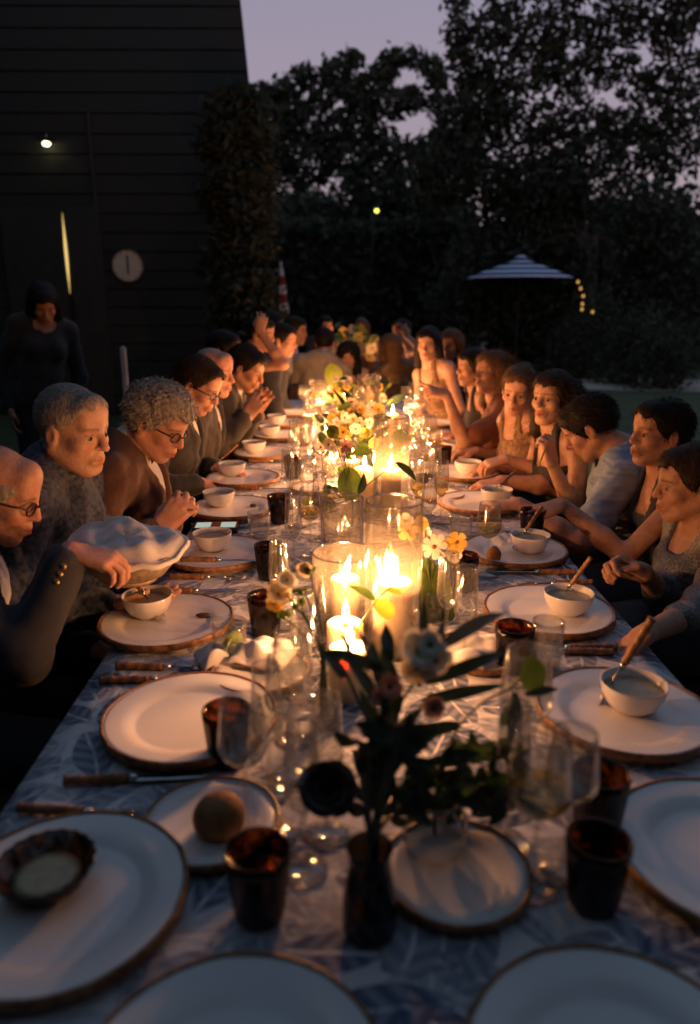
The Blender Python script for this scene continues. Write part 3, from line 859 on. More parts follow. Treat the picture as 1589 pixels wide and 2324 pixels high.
def spoon_mesh():
    mb = MB()
    mb.tube([(.010, 0, .008), (.05, 0, .009), (.068, 0, .008)], [.0035, .0028, .004], 8)
    vs_, fs = [], []
    for i in range(9):
        for k in range(16):
            th = 2 * math.pi * k / 16
            r = i / 8
            vs_.append((.088 + .024 * r * math.cos(th), .016 * r * math.sin(th), .004 + .006 * r * r))
    for i in range(8):
        for k in range(16):
            fs.append((i * 16 + k, i * 16 + 16 + k, i * 16 + 16 + (k + 1) % 16, i * 16 + (k + 1) % 16))
    mb.add(vs_, fs)
    return mb.mesh('spoon_bowl', M['steel'])
CUT = {'knife': ('blade', blade_mesh()), 'fork': ('tines', fork_mesh()), 'spoon': ('spoon_bowl', spoon_mesh())}
def cutlery(kind, loc, rz, label, ry=0.0):
    o = empty(kind, loc, label, kind, 'bamboo handled cutlery', rz)
    o.rotation_euler = (0, ry, rz)
    link('handle', handle_me, None, o); link('ferrule', ferr_me, None, o)
    link(CUT[kind][0], CUT[kind][1], None, o)
    return o
def cut_at(kind, u, v, rz, label):
    p = tab(u, v, TZ + .008)
    cutlery(kind, (p.x + .05 * math.cos(rz), p.y + .05 * math.sin(rz), TZ), rz, label)
cut_at('fork', 322, 1512, R(-3), 'bamboo handled fork at the left edge below the first soup bowl, farther of the pair')
cut_at('knife', 288, 1542, R(2), 'bamboo handled knife at the left edge beside the empty plate')
cut_at('fork', 428, 1308, R(-4), 'bamboo handled fork on the cloth under the breadbasket, farther of two')
cut_at('knife', 398, 1340, R(2), 'bamboo handled knife on the cloth under the breadbasket, nearer of two')
cut_at('knife', 225, 1768, R(4), 'bamboo handled knife between the amber dish plate and the empty plate')
cut_at('fork', 120, 1838, R(-6), 'bamboo handled fork just beyond the amber dish plate')
cut_at('knife', 1262, 1297, R(178), 'bamboo handled knife on the right between two plates, beyond the fork')
cut_at('fork', 1300, 1322, R(184), 'bamboo handled fork on the right between two plates')
cut_at('knife', 1345, 1468, R(180), 'bamboo handled knife beside the hand with the spoon')
cut_at('spoon', 1335, 1478, R(176), 'bright metal spoon with bamboo handle beside the brown tumbler')
cut_at('knife', 1100, 1177, R(180), 'bamboo handled knife behind the tall wine flute')
cut_at('fork', 470, 1192, R(0), 'bamboo handled fork behind the lit phone')
cut_at('knife', 560, 1108, R(0), 'bamboo handled knife near the man in the black tuxedo')
cut_at('fork', 1090, 1105, R(180), 'bamboo handled fork near the woman in the patterned dress')
cut_at('knife', 590, 1046, R(2), 'bamboo handled knife near the bald man past the tuxedo')
def rest_spoon(u, v, rz, lab, tilt=38):      # a spoon leaning in a bowl
    p = tab(u, v, TZ + .045)
    o = cutlery('spoon', (p.x, p.y, TZ + .068), rz, lab)
    o.rotation_euler = (0, R(tilt), rz)
    o.scale = (.85, .72, .72)
    return o
rest_spoon(322, 1366, R(-35), 'spoon with pale handle leaning in the bowl of the bald man')
rest_spoon(1298, 1350, R(150), 'spoon standing in the bowl of the woman seen in profile', 62)
rest_spoon(1196, 1222, R(185), 'spoon standing in the bowl of the diner in pale blue', 58)
rest_spoon(508, 1052, R(200), 'spoon in the bowl of the man in the tuxedo')
rest_spoon(1137, 1114, R(210), 'spoon in the bowl of the woman resting her chin', 30)
p = tab(470, 1276, TZ + .026)
o = cutlery('knife', (p.x + .03, p.y, TZ + .026), R(-2), 'bamboo handled knife resting across the rim of a plate')
# phone lying face up
p = tab(491, 1205, TZ)
ph = empty('phone', (p.x, p.y, TZ), 'black phone with a lit pale screen lying by the plate', 'phone', rz=R(3))
MB().box((0, 0, .012), (.150, .074, .02)).build('case', M['phone_black'], ph, smooth=False)
MB().box((-.042, -.002, .0228), (.05, .058, .0012)).build('screen', M['phone_screen'], ph, smooth=False)
MB().box((.042, -.002, .0228), (.05, .058, .0012)).build('screen', M['phone_screen'], ph, smooth=False)

# ---------------- napkins: crumpled linen
def napkin(u, v, sx, sy, h, label, seed, rz=0):
    g = np.random.default_rng(seed)
    p = tab(u, v, TZ)
    n = 28
    K = g.normal(size=(7, 2)) * 3.2; P = g.uniform(0, 6.28, 7)
    vs_, fs = [], []
    for j in range(n + 1):
        for i in range(n + 1):
            a, b_ = i / n * 2 - 1, j / n * 2 - 1
            e = max(abs(a), abs(b_))
            q = K @ np.array([a, b_]) * .55 + P
            z = abs(np.sin(q)).sum() / 7
            z = h * 1.15 * (z ** 1.2) * (1 - e ** 4 * .7) * (1 - .4 * (a * a + b_ * b_) / 2)
            vs_.append((a * sx * (1 - .12 * b_ * b_ + .05 * math.sin(3 * b_ + seed)), b_ * sy * (1 + .1 * math.sin(2.5 * a + seed)), .002 + z))
    for j in range(n):
        for i in range(n):
            q = j * (n + 1) + i
            fs.append((q, q + 1, q + n + 2, q + n + 1))
    o = link('napkin', mk('napkin', vs_, fs, M['linen']), None, None, (p.x, p.y, TZ), (0, 0, rz))
    o.modifiers.new('thick', 'SOLIDIFY').thickness = .0015
    return tag(o, label, 'napkin', 'crumpled napkins')
n1 = napkin(500, 1505, .05, .05, .055, 'crumpled white napkin between the lime tumbler and side plate', 5, .4)
n2 = napkin(595, 1510, .07, .055, .05, 'white napkin lying folded on the side plate', 6, -.2); n2.location.z += .016
napkin(1075, 1500, .075, .06, .05, 'crumpled white napkin beyond the long dark leaves', 8, .9).location.z += .016
napkin(1140, 1235, .05, .045, .045, 'white napkin beside the tall wine flute', 11, .5)

# ---------------- glassware
def wall_prof(outer, t=.0012):
    inner = [(max(r - t, 0.0002), z) for (r, z) in outer][::-1]
    return outer + inner
def stem_glass(bh, rb, rt, total):
    """foot, stem and bowl in one glass outline: bowl from z0 to total"""
    z0 = total - bh
    pr = [(0, 0), (.034, .0), (.034, .0015), (.018, .004), (.006, .009), (.0038, .02), (.0034, z0 - .012), (.0055, z0 - .002)]
    bowl_ = []
    for i in range(12):
        t = i / 11
        if t < .32: r = rb * math.sin(t / .32 * math.pi / 2) ** .62
        else: r = rb + (rt - rb) * ((t - .32) / .68) ** 1.1
        bowl_.append((max(r, .005), z0 + bh * t))
    inner = [(max(r - .0011, .0003), z + (.0025 if i < 2 else 0)) for i, (r, z) in enumerate(bowl_)][::-1]
    return MB().lathe(pr + bowl_ + inner + [(0, z0 + .003)], 36), bowl_
def liquid(bowl_, z0, z1):
    pr = [(0, z0 + .003)]
    for (r, z) in bowl_:
        if z <= z1: pr.append((max(r - .0016, .0002), z + (.003 if r < .012 else 0)))
    (ra, za), (rb_, zb) = [(r, z) for (r, z) in bowl_ if z <= z1][-1], [(r, z) for (r, z) in bowl_ if z > z1][0]
    t = (z1 - za) / (zb - za)
    rr = ra + (rb_ - ra) * t - .0016
    pr += [(rr, z1), (rr * .6, z1 - .0006), (0, z1 - .0006)]
    return MB().lathe(pr, 32)
GL = {}
for nm, (bh, rb, rt, tt) in {'wine_glass': (.105, .036, .029, .215), 'flute': (.135, .0255, .021, .225), 'large_wine_glass': (.125, .043, .033, .235)}.items():
    mb, bw = stem_glass(bh, rb, rt, tt)
    GL[nm] = (mb.mesh(nm, M['clear_glass']), liquid(bw, tt - bh, tt - bh * .66), tt)
LQ = {}
def glass(kind, p, label, wine=None, group='stemmed glasses along the table'):
    me, lq, tt = GL[kind]
    o = link(kind, me, None, None, (p.x, p.y, TZ), (0, 0, random.uniform(0, 6)))
    tag(o, label, 'glass', group)
    if wine:
        k = (kind, wine)
        if k not in LQ: LQ[k] = lq.mesh('wine', M[wine])
        link('wine', LQ[k], None, o)
    return o
G = [('wine_glass', 1104, 1306, 'white_wine', 'tall stemmed glass of white wine beside the plate of the diner in pale blue'),
     ('flute', 1012, 1468, None, 'empty flute standing behind the long grey leaf'), ('flute', 1052, 1510, None, 'empty flute beside the brown tumbler with shards of light'),
     ('large_wine_glass', 1207, 2010, 'white_wine', 'large glass of white wine in front of the plate with the spoon'),
     ('large_wine_glass', 1180, 1775, None, 'empty rounded wine glass behind the large glass of white wine'),
     ('flute', 612, 1800, None, 'empty flute beside the ribbed brown tumbler'), ('wine_glass', 625, 1895, None, 'empty wine glass behind the dark tumbler and the bread roll'),
     ('wine_glass', 668, 1680, None, 'empty wine glass next to the vase of thin stems'), ('flute', 690, 1580, None, 'empty flute left of the vase of thin stems'),
     ('wine_glass', 560, 1885, None, 'empty wine glass at the edge of the bread plate'),
     ('flute', 638, 1425, None, 'slim flute beside the cream flower'), ('wine_glass', 705, 1260, 'white_wine', 'half full wine glass left of the tall candle cylinders'),
     ('flute', 727, 1225, None, 'flute left of the tall candle cylinders'), ('flute', 668, 1290, None, 'flute behind the brown speckled tumbler'),
     ('wine_glass', 700, 1165, None, 'empty wine glass near the large green leaf'), ('flute', 722, 1130, None, 'flute near the large green leaf'),
     ('flute', 690, 1100, None, 'flute beside the plate of the man in the tuxedo'), ('wine_glass', 715, 1060, None, 'wine glass beside the far flowers on the left'),
     ('flute', 705, 1035, None, 'flute beside the far flowers on the left'), ('flute', 700, 1000, None, 'flute in the far cluster by the clasped hands'),
     ('flute', 972, 1225, None, 'flute between the white daisy and the candle'), ('wine_glass', 962, 1165, 'red_wine', 'wine glass with dark red wine right of the candles'),
     ('flute', 985, 1140, None, 'flute right of the mid table candle'), ('wine_glass', 985, 1080, 'white_wine', 'wine glass beside the plate of the woman in the patterned dress'),
     ('flute', 950, 1090, None, 'flute right against the mid table cylinder'), ('flute', 958, 1045, None, 'flute in the far right cluster'), ('wine_glass', 975, 1035, 'white_wine', 'wine glass with white wine in the far right cluster'),
     ('flute', 935, 1000, None, 'flute behind the far candle cylinder'), ('wine_glass', 955, 975, None, 'wine glass at the far end on the right'), ('flute', 742, 1890, None, 'tall flute right beside the dark rose'), ('wine_glass', 1278, 1975, None, 'empty wine glass between the large wine glass and dark tumbler'), ('flute', 690, 1975, None, 'flute in front of the dark rose'), ('flute', 1150, 1915, None, 'flute in front of the trailing greenery'), ('wine_glass', 655, 1760, None, 'empty wine glass left of the dark rose'), ('flute', 722, 965, None, 'flute at the far end on the left')]
for (k, u, v, wn, lab) in G: glass(k, tab(u, v), lab, wn)
def tumbler_mesh(rb, rt, h, ribs, amp, mat, name):
    out = [(0, 0), (rb * .9, 0), (rb, .004)] + [(rb + (rt - rb) * (i / 6) ** .8, .004 + (h - .004) * i / 6) for i in range(1, 7)]
    inn = [(max(r - .003, .0003), max(z, .008)) for (r, z) in out[2:]][::-1] + [(0, .008)]
    return MB().lathe(out + inn, 72, ribs, amp).mesh(name, mat)
tum_me = tumbler_mesh(.031, .041, .100, 26, .022, M['amber_glass'], 'tumbler')
tumw_me = tumbler_mesh(.030, .038, .092, 26, .022, M['clear_glass'], 'tumbler')
stl_me = tumbler_mesh(.030, .033, .120, 0, 0, M['clear_glass'], 'tumbler')
cola_me = MB().lathe([(0, .009), (.0265, .009), (.0325, .055), (.032, .056), (0, .056)], 36).mesh('drink', M['cola'])
watr_me = MB().lathe([(0, .009), (.026, .009), (.031, .05), (.030, .051), (0, .051)], 36).mesh('drink', M['water'])
def tumbler(u, v, me, lab, fill=None, s=1.0):
    p = tab(u, v)
    o = link('tumbler', me, None, None, (p.x, p.y, TZ), (0, 0, random.uniform(0, 6)))
    o.scale = (s, s, s)
    tag(o, lab, 'tumbler', 'tumblers along the table')
    if fill: link('drink', fill, None, o)
    return o
for (u, v, lab, f) in ((520, 1728, 'brown ribbed tumbler in front of the empty plate', True), (604, 1440, 'dark speckled tumbler behind the folded napkin', True), (612, 1312, 'dark speckled tumbler left of the slim flute', True),
                       (634, 1186, 'brown tumbler beside the clear ribbed tumbler', False), (1050, 1338, 'dark ribbed tumbler behind the two empty flutes', False), (1205, 1222, 'dark tumbler beneath the reaching hand', True),
                       (1163, 1518, 'brown ribbed tumbler full of glints behind the wine glass', False), (590, 2075, 'large dark tumbler in front of the bread plate', True), (1345, 2050, 'dark tumbler before the plate at the right edge', True),
                       (1352, 1885, 'dark tumbler between the plate with spoon and the right edge plate', True), (665, 1085, 'brown tumbler left of the distant glasses', False), (690, 1012, 'brown tumbler near the clasped hands', False), (1005, 1060, 'brown tumbler in the far right cluster', False)):
    tumbler(u, v, tum_me, lab, cola_me if f else None)
lt = tumbler(524, 1500, tumw_me, 'clear tumbler holding slices of lime', watr_me, 1.0)
for k in range(3):
    a = 2.1 * k
    MB().lathe([(0, -.002), (.019, -.002), (.021, 0), (.019, .002), (0, .002)], 20).build('lime_slice', M['lime'], lt, (.009 * math.cos(a), .009 * math.sin(a), .024 + .012 * k), rot=(R(75), R(20 * k), a))
tumbler(590, 1222, tumw_me, 'clear ribbed tumbler beside the lit phone')
tumbler(1045, 1232, tumw_me, 'clear ribbed tumbler behind the white daisy')
st = tumbler(1237, 1528, stl_me, 'tall clear tumbler with an orange drink behind the wine glass', watr_me)
p = tab(1237, 1528)

# ---------------- candles and hurricane cylinders
def candle_mesh(r, h):
    return MB().lathe([(0, h - .006), (r * .5, h - .0045), (r * .80, h - .001), (r * .90, h), (r * .97, h - .002), (r, h - .008), (r, .003), (r * .97, 0), (0, 0)], 36)
def flame_shape(s=1.0):
    pr = [(0, 0), (.0035, .003), (.0068, .009), (.0076, .016), (.0062, .026), (.0036, .037), (.0013, .046), (0, .051)]
    return [(r * s, z * s) for r, z in pr]
fl_me = MB().lathe(flame_shape(), 14).mesh('flame', M['flame'])
flc_me = MB().lathe([(r * .55, .004 + z * .62) for r, z in flame_shape()], 12).mesh('flame_core', M['flame_core'])
NC = [0]
def candle(u, v, r, h, label, watts=1.0, p=None, tilt=0):
    p = p if p is not None else tab(u, v)
    o = empty('candle', (p.x, p.y, TZ), label, 'candle', 'lit pillar candles')
    candle_mesh(r, h).build('wax', M['wax'], o)
    MB().tube([(0, 0, h - .008), (.001, 0, h + .004), (.003, 0, h + .010)], [.0016, .0014, .001], 6).build('wick', M['wick'], o)
    f = link('flame', fl_me, None, o, (.002, 0, h + .006), (0, R(tilt), 0))
    link('flame_core', flc_me, None, f)
    l = bpy.data.lights.new('candle_light', 'POINT')
    l.energy = CANDLE_W * watts
    l.color = (1.0, .395, .14)
    l.shadow_soft_size = .009
    lo = bpy.data.objects.new('candle_light', l)
    lo.location = (.003, 0, h + .026)
    lo.parent = o
    col.objects.link(lo)
    return o
def hurricane(u, v, r, h, label, p=None):
    p = p if p is not None else tab(u, v)
    t = .0025
    pr = [(0, 0), (r, 0), (r, h - .002), (r - t / 2, h), (r - t, h - .002), (r - t, .006), (0, .006)]
    o = MB().lathe(pr, 56).build('hurricane_cylinder', M['hurricane_glass'], None, (p.x, p.y, TZ))
    MB().tube([((r - .0012) * math.cos(2 * math.pi * k / 40), (r - .0012) * math.sin(2 * math.pi * k / 40), h) for k in range(41)], .0022, 6, False).build('rim', M['glass_rim'], o)
    return tag(o, label, 'candle holder', 'glass candle cylinders')
def height_at(p, v):      # how high above the table a survey row lies over point p
    q = at(CX, v, p.y)
    return q.z - TZ
pA = tab(783, 1422); pB = tab(890, 1474); pC = tab(777, 1322); pD = tab(792, 1575); pE = tab(783, 1492); pF = tab(874, 1400)
candle(0, 0, .040, height_at(pD, 1468), 'short pillar candle in front, half hidden by dark leaves', .85, pD)
candle(0, 0, .040, height_at(pE, 1412), 'short pillar candle between the stems and the cylinders', .75, pE)
candle(0, 0, .034, height_at(pA, 1310) , 'pillar candle inside the wide low glass cylinder', .95, pA, 12)
candle(0, 0, .044, height_at(pB, 1318), 'broad tall pillar candle inside the tall glass cylinder', 1.1, pB, 6)
candle(0, 0, .036, height_at(pF, 1296), 'pillar candle just behind the broad tall candle', .8, pF)
hurricane(0, 0, .0765, height_at(pA, 1253), 'wide low glass cylinder round a lit candle', pA)
hurricane(0, 0, .062, height_at(pB, 1137), 'tall glass cylinder round the broad lit candle', pB)
hurricane(0, 0, .059, height_at(pC, 1130), 'tall empty looking glass cylinder behind the wide one', pC)
pG = tab(886, 1168); pH = tab(826, 1150); pI = tab(835, 1010); pJ = tab(760, 985); pK = tab(842, 955); pL = tab(780, 940)
candle(0, 0, .038, height_at(pG, 1066), 'tall pillar candle inside the mid table cylinder', 1.7, pG)
hurricane(0, 0, .065, height_at(pG, 945), 'tall glass cylinder at mid table below the arching leaves', pG)
candle(0, 0, .036, height_at(pH, 1062), 'pillar candle left of the mid table cylinder', 1.5, pH)
candle(0, 0, .036, .10, 'pillar candle among the far flowers', 2.0, pI)
hurricane(0, 0, .062, height_at(pI, 852), 'glass cylinder among the far flowers', pI)
candle(0, 0, .032, .08, 'low pillar candle left of the far flowers', 1.8, pJ)
candle(0, 0, .032, .09, 'low pillar candle at the far end of the long table', 2.0, pL)
candle(0, 0, .034, .12, 'pillar candle behind the dark rounded leaf', 1.8, pK)
for (u, v, r_, h_, lab) in ((750, 1075, .03, .07, 'low pillar candle between the flutes and the yellow bouquet'), (905, 1062, .034, .10, 'pillar candle right of the yellow bouquet'), (800, 1090, .032, .09, 'pillar candle under the yellow bouquet'), (742, 1020, .03, .09, 'pillar candle left of the yellow bouquet'), (890, 985, .034, .12, 'pillar candle right of the dark rounded leaf'), (728, 945, .03, .10, 'pillar candle behind the far left flutes')):
    candle(u, v, r_, h_, lab, 1.5)
hurricane(905, 1062, .055, .20, 'glass cylinder right of the yellow bouquet')
hurricane(742, 1020, .05, .19, 'glass cylinder left of the yellow bouquet')
hurricane(728, 945, .055, .24, 'glass cylinder behind the far left flutes')
gx = random.Random(77)
for (u, v) in ((655, 1150), (675, 1195), (745, 1160), (752, 1120), (735, 1095), (668, 1060), (680, 1045), (718, 1015), (712, 985), (696, 965), (740, 940), (690, 945), (708, 930), (930, 1130), (945, 1180), (1000, 1185), (930, 1060), (940, 1020), (925, 985), (950, 955), (920, 950), (935, 935), (955, 925), (870, 1050), (775, 1035)):
    glass(gx.choice(('flute', 'flute', 'wine_glass')), tab(u, v), 'stemmed glass in the crowd of glasses along the table middle', gx.choice((None, None, 'white_wine')), 'crowd of glasses along the table middle')
for (x, y, lab) in ((.12, 7.5, 'candle at the near end of the second table'), (.2, 8.9, 'candle halfway down the second table'), (.02, 9.8, 'candle at the far end of the second table')):
    candle(0, 0, .035, .11, 'pillar ' + lab, 2.6, Vector((x, y, TZ)))
for (x, y) in ((-.3, 7.6), (-.3, 8.3), (.5, 8.3), (.5, 7.6)):
    o = link('plate', plate_me, None, None, (x, y, TZ)); link('rim', rim_me, None, o)
    tag(o, 'white plate on the far second table', 'plate', 'plates laid along the second table')
# ================================================================== FLOWERS
def leaf_me(a, b, W, nh=(0, 0, 1), bend=.12, tipw=.0, wave=0.0, n=9, fold=.25, shape='leaf', name='leaf', mat='leaf_dark'):
    a, b = Vector(a), Vector(b)
    d = b - a
    L_ = d.length
    y = d.normalized()
    z = Vector(nh); z = (z - y * z.dot(y))
    z = z.normalized() if z.length > 1e-5 else y.orthogonal().normalized()
    x = y.cross(z)
    vs_, fs = [], []
    for i in range(n + 1):
        t = i / n
        if shape == 'leaf': w_ = math.sin(math.pi * min(1, .04 + .96 * t) ** .8) ** .8
        elif shape == 'petal': w_ = (.25 + .75 * t ** .7) * (1 if t < .8 else math.sqrt(max(.02, 1 - ((t - .8) / .2) ** 2 * .85)))
        else: w_ = math.sin(math.pi * (.03 + .97 * t)) ** .5
        w_ = max(w_, .02) * W / 2
        for q in (-1, -.5, 0, .5, 1):
            p = a + y * (L_ * t) + z * (L_ * bend * math.sin(math.pi * t) + fold * abs(q) * w_ + wave * math.sin(7 * t + 2 * q) * W) + x * (q * w_)
            vs_.append(p)
    for i in range(n):
        for k in range(4):
            q = i * 5 + k
            fs.append((q, q + 1, q + 6, q + 5))
    return vs_, fs
class Arr:
    def __init__(s, name, base, label, cat='flowers', group=None):
        s.b = Vector(base)
        s.o = empty(name, base, label, cat, group)
    def leaf(s, a, b, W, mat='leaf_dark', name='leaf', parent=None, **k):
        off = s.b if parent is None else s.b
        v, f = leaf_me(Vector(a) - s.b, Vector(b) - s.b, W, **k)
        return link(name, mk(name, v, f, M[mat]), None, parent or s.o)
    def stem(s, pts, r=.002, mat='stem', name='stem'):
        pts = [Vector(p) - s.b for p in pts]
        # smooth the run of points
        out = []
        for i in range(len(pts) - 1):
            p0 = pts[max(i - 1, 0)]; p1 = pts[i]; p2 = pts[i + 1]; p3 = pts[min(i + 2, len(pts) - 1)]
            for k in range(4):
                t = k / 4
                out.append(.5 * ((2 * p1) + (p2 - p0) * t + (2 * p0 - 5 * p1 + 4 * p2 - p3) * t * t + (3 * p1 - p0 - 3 * p2 + p3) * t ** 3))
        out.append(pts[-1])
        return MB().tube(out, [r * (1.15 - .5 * i / len(out)) for i in range(len(out))], 6).build(name, M[mat], s.o)
    def flower(s, c, r, facing, n=8, mat='petal_white', seedmat='seed', cup=.15, seed=0, wid=.62, layers=1):
        g = random.Random(seed)
        f = Vector(facing).normalized()
        u = f.orthogonal().normalized(); v = f.cross(u)
        c = Vector(c)
        root = None
        q = c - s.b
        bm = MB().lathe([(0, .0), (r * .16, .002), (r * .15, .006), (0, .009)], 10)
        R3 = Matrix((u, v, f)).transposed()
        root = link('flower', mk('flower', [q + R3 @ x for x in bm.v], bm.f, M[seedmat]), None, s.o)
        for l in range(layers):
            for k in range(n):
                th = 2 * math.pi * (k + .5 * l) / n + g.uniform(-.1, .1)
                d = u * math.cos(th) + v * math.sin(th)
                rr = r * g.uniform(.88, 1.05) * (1 - .28 * l)
                tip = c + d * rr + f * (rr * (cup + .35 * l + g.uniform(-.06, .06)))
                v_, f_ = leaf_me(c + d * r * .08 - s.b, tip - s.b, r * wid * g.uniform(.9, 1.1), nh=f, bend=g.uniform(-.05, .1), shape='petal', fold=.12, n=6)
                link('petal', mk('petal', v_, f_, M[mat]), None, root)
        return root
def vase(name, p, prof, mat, label, cat='vase', sub=None):
    o = MB().lathe(prof, 40).build(name, M[mat], None, (p.x, p.y, TZ))
    return tag(o, label, cat)
CAMV = lambda p: (CAM - Vector(p)).normalized()

# ---- near arrangement: dark bottle vase with long dark leaves against the candlelight
vb = tab(838, 2110)
vase('bottle_vase', vb, wall_prof([(0, 0), (.030, 0), (.034, .008), (.033, .05), (.027, .085), (.024, .11), (.029, .122)], .0022), 'smoke_glass', 'small smoky glass vase in the near centre of the table')
A = Arr('dark_leaf_bouquet', (vb.x, vb.y, TZ + .12), 'tall bouquet of dark leaves and pale blossom in the small smoky vase', 'bouquet')
neck = Vector((vb.x, vb.y, TZ + .02))
Y1 = vb.y + .10
def P(u, v, Y): return at(u, v, Y)
hub = P(872, 1690, Y1)
A.stem([neck, hub, P(880, 1560, Y1 + .05), P(884, 1500, Y1 + .08)], .004, 'stem_dark')
A.stem([neck, hub, P(836, 1640, Y1 + .06), P(790, 1537, Y1 + .1), P(752, 1480, Y1 + .12)], .003, 'stem_dark')
A.stem([neck, hub, P(900, 1610, Y1 + .06), P(975, 1500, Y1 + .1)], .003, 'stem_dark')
A.stem([neck, hub, P(930, 1640, Y1 + .05), P(985, 1560, Y1 + .08)], .0025, 'stem_dark')
for (a, b, W, mt, bd) in (((892, 1500), (874, 1412), .030, 'leaf_dark', .05), ((905, 1620), (868, 1455), .038, 'leaf_dark', .06), ((860, 1560), (842, 1455), .022, 'leaf_dark', .1), ((838, 1500), (815, 1436), .014, 'leaf_dark', .1),
                          ((800, 1500), (772, 1440), .014, 'leaf_dark', .15), ((870, 1520), (735, 1478), .030, 'leaf_dark', .12), ((780, 1540), (728, 1480), .026, 'leaf_dark', .1), ((860, 1600), (790, 1500), .03, 'leaf_dark', .1),
                          ((880, 1690), (815, 1560), .026, 'leaf_dark', .1), ((950, 1560), (962, 1360), .026, 'leaf_dark', .06), ((985, 1480), (1152, 1390), .030, 'leaf_grey', .16), ((1000, 1500), (1010, 1400), .02, 'leaf_dark', .1),
                          ((965, 1552), (1150, 1478), .030, 'leaf_dark', .08), ((960, 1590), (1150, 1552), .028, 'leaf_dark', -.06), ((930, 1660), (1050, 1640), .032, 'leaf_dark', .1), ((905, 1700), (1000, 1660), .030, 'leaf_dark', .08),
                          ((880, 1710), (960, 1600), .034, 'leaf_dark', .05), ((870, 1720), (905, 1560), .036, 'leaf_dark', .05), ((860, 1740), (850, 1590), .03, 'leaf_dark', .05), ((868, 1760), (920, 1690), .036, 'leaf_dark', .1), ((860, 1800), (800, 1700), .034, 'leaf_dark', .1)):
    p0, p1 = P(a[0], a[1], Y1 + .06), P(b[0], b[1], Y1 + .12)
    A.leaf(p0, p1, W * .66, mt, nh=CAMV(p0) + Vector((random.uniform(-.6, .6), 0, random.uniform(-.2, .6))), bend=bd, n=10, wave=.10)
for (u, v, r, s_, mt) in ((950, 1478, .030, 1, 'petal_white'), (988, 1500, .026, 2, 'petal_white'), (948, 1520, .024, 3, 'petal_cream'), (975, 1465, .020, 7, 'petal_white'), (885, 1560, .018, 4, 'petal_pink'), (868, 1585, .015, 6, 'petal_pink'), (985, 1610, .017, 5, 'petal_pink')):
    c = P(u, v, Y1 + .045)
    A.flower(c, r, CAMV(c) + Vector((.2 * math.sin(s_ * 2), 0, .5)), 6, mt, 'leaf_green', .3, s_, .95, 2)
# dark oval leaf hanging low on the left, and trailing leaves on the right
g = random.Random(19)
for k in range(46):
    p0 = P(g.uniform(805, 935), g.uniform(1640, 1850), Y1 + g.uniform(-.04, .04))
    d = Vector((g.uniform(-1, 1), g.uniform(-.5, .5), g.uniform(-.4, .9))).normalized() * g.uniform(.03, .075)
    A.leaf(p0, p0 + d, g.uniform(.012, .026), 'leaf_dark', nh=(g.uniform(-1, 1), -1, g.uniform(-.2, 1)), bend=.12, wave=.06)
    if k % 3 == 0: A.stem([neck, Vector((vb.x, vb.y, TZ + .12)), p0], .0022, 'stem_dark')
c0 = P(745, 1798, Y1 - .02)
A.flower(c0, .040, CAMV(c0) + Vector((-.1, 0, .5)), 7, 'rose_dark', 'rose_dark', .35, 71, 1.1, 3)
A.stem([hub, P(840, 1740, Y1), c0], .002, 'stem_dark')

# ---- round glass bowl with trailing greenery on the right
vr = tab(985, 1935)
vase('bowl_vase', vr, wall_prof([(0, 0), (.026, 0), (.040, .012), (.048, .035), (.046, .060), (.034, .080), (.030, .088), (.033, .092)], .0018), 'clear_glass', 'round clear glass vase of trailing greenery')
B = Arr('trailing_greenery', (vr.x, vr.y, TZ + .085), 'trailing dark greenery spilling from the round clear vase', 'bouquet')
nk = Vector((vr.x, vr.y, TZ + .03))
mouth = Vector((vr.x, vr.y, TZ + .095))
Y2 = vr.y
B.stem([nk, mouth, P(1040, 1650, Y2 + .06), P(1148, 1567, Y2 + .10), P(1262, 1566, Y2 + .10)], .0022, 'stem_dark')
B.stem([nk, mouth, P(1010, 1705, Y2 + .03), P(1080, 1688, Y2 + .04), P(1160, 1700, Y2 + .03)], .002, 'stem_dark')
B.stem([nk, mouth, P(1060, 1730, Y2), P(1150, 1760, Y2 - .02)], .002, 'stem_dark')
B.stem([P(1150, 1568, Y2 + .1), P(1175, 1545, Y2 + .1), P(1202, 1515, Y2 + .1)], .0016, 'stem_dark')
for (a, b, W, mt, sh) in (((1192, 1576), (1268, 1564), .014, 'leaf_dark', 'leaf'), ((1210, 1565), (1198, 1488), .040, 'leaf_green', 'round'), ((1168, 1570), (1156, 1700), .022, 'leaf_dark', 'leaf'), ((1150, 1600), (1140, 1650), .020, 'leaf_green', 'leaf'),
                          ((1160, 1700), (1060, 1720), .030, 'leaf_green', 'leaf'), ((1120, 1700), (1185, 1690), .026, 'leaf_green', 'leaf'), ((1080, 1690), (1010, 1740), .026, 'leaf_dark', 'leaf'), ((1150, 1740), (1190, 1790), .026, 'leaf_green', 'leaf'),
                          ((1140, 1760), (1120, 1830), .032, 'leaf_dark', 'leaf'), ((1050, 1730), (1040, 1800), .034, 'leaf_dark', 'leaf'), ((990, 1740), (930, 1800), .034, 'leaf_dark', 'leaf'), ((1090, 1740), (1090, 1850), .032, 'leaf_dark', 'leaf'),
                          ((1000, 1760), (1010, 1840), .03, 'leaf_dark', 'leaf'), ((960, 1770), (900, 1830), .034, 'leaf_dark', 'leaf'), ((1130, 1780), (1165, 1840), .026, 'leaf_dark', 'leaf')):
    p0, p1 = P(a[0], a[1], Y2 + .05), P(b[0], b[1], Y2 + .06)
    B.leaf(p0, p1, W, mt, nh=CAMV(p0) + Vector((.3, 0, .4)), bend=.1, shape=sh, n=9)
g = random.Random(11)
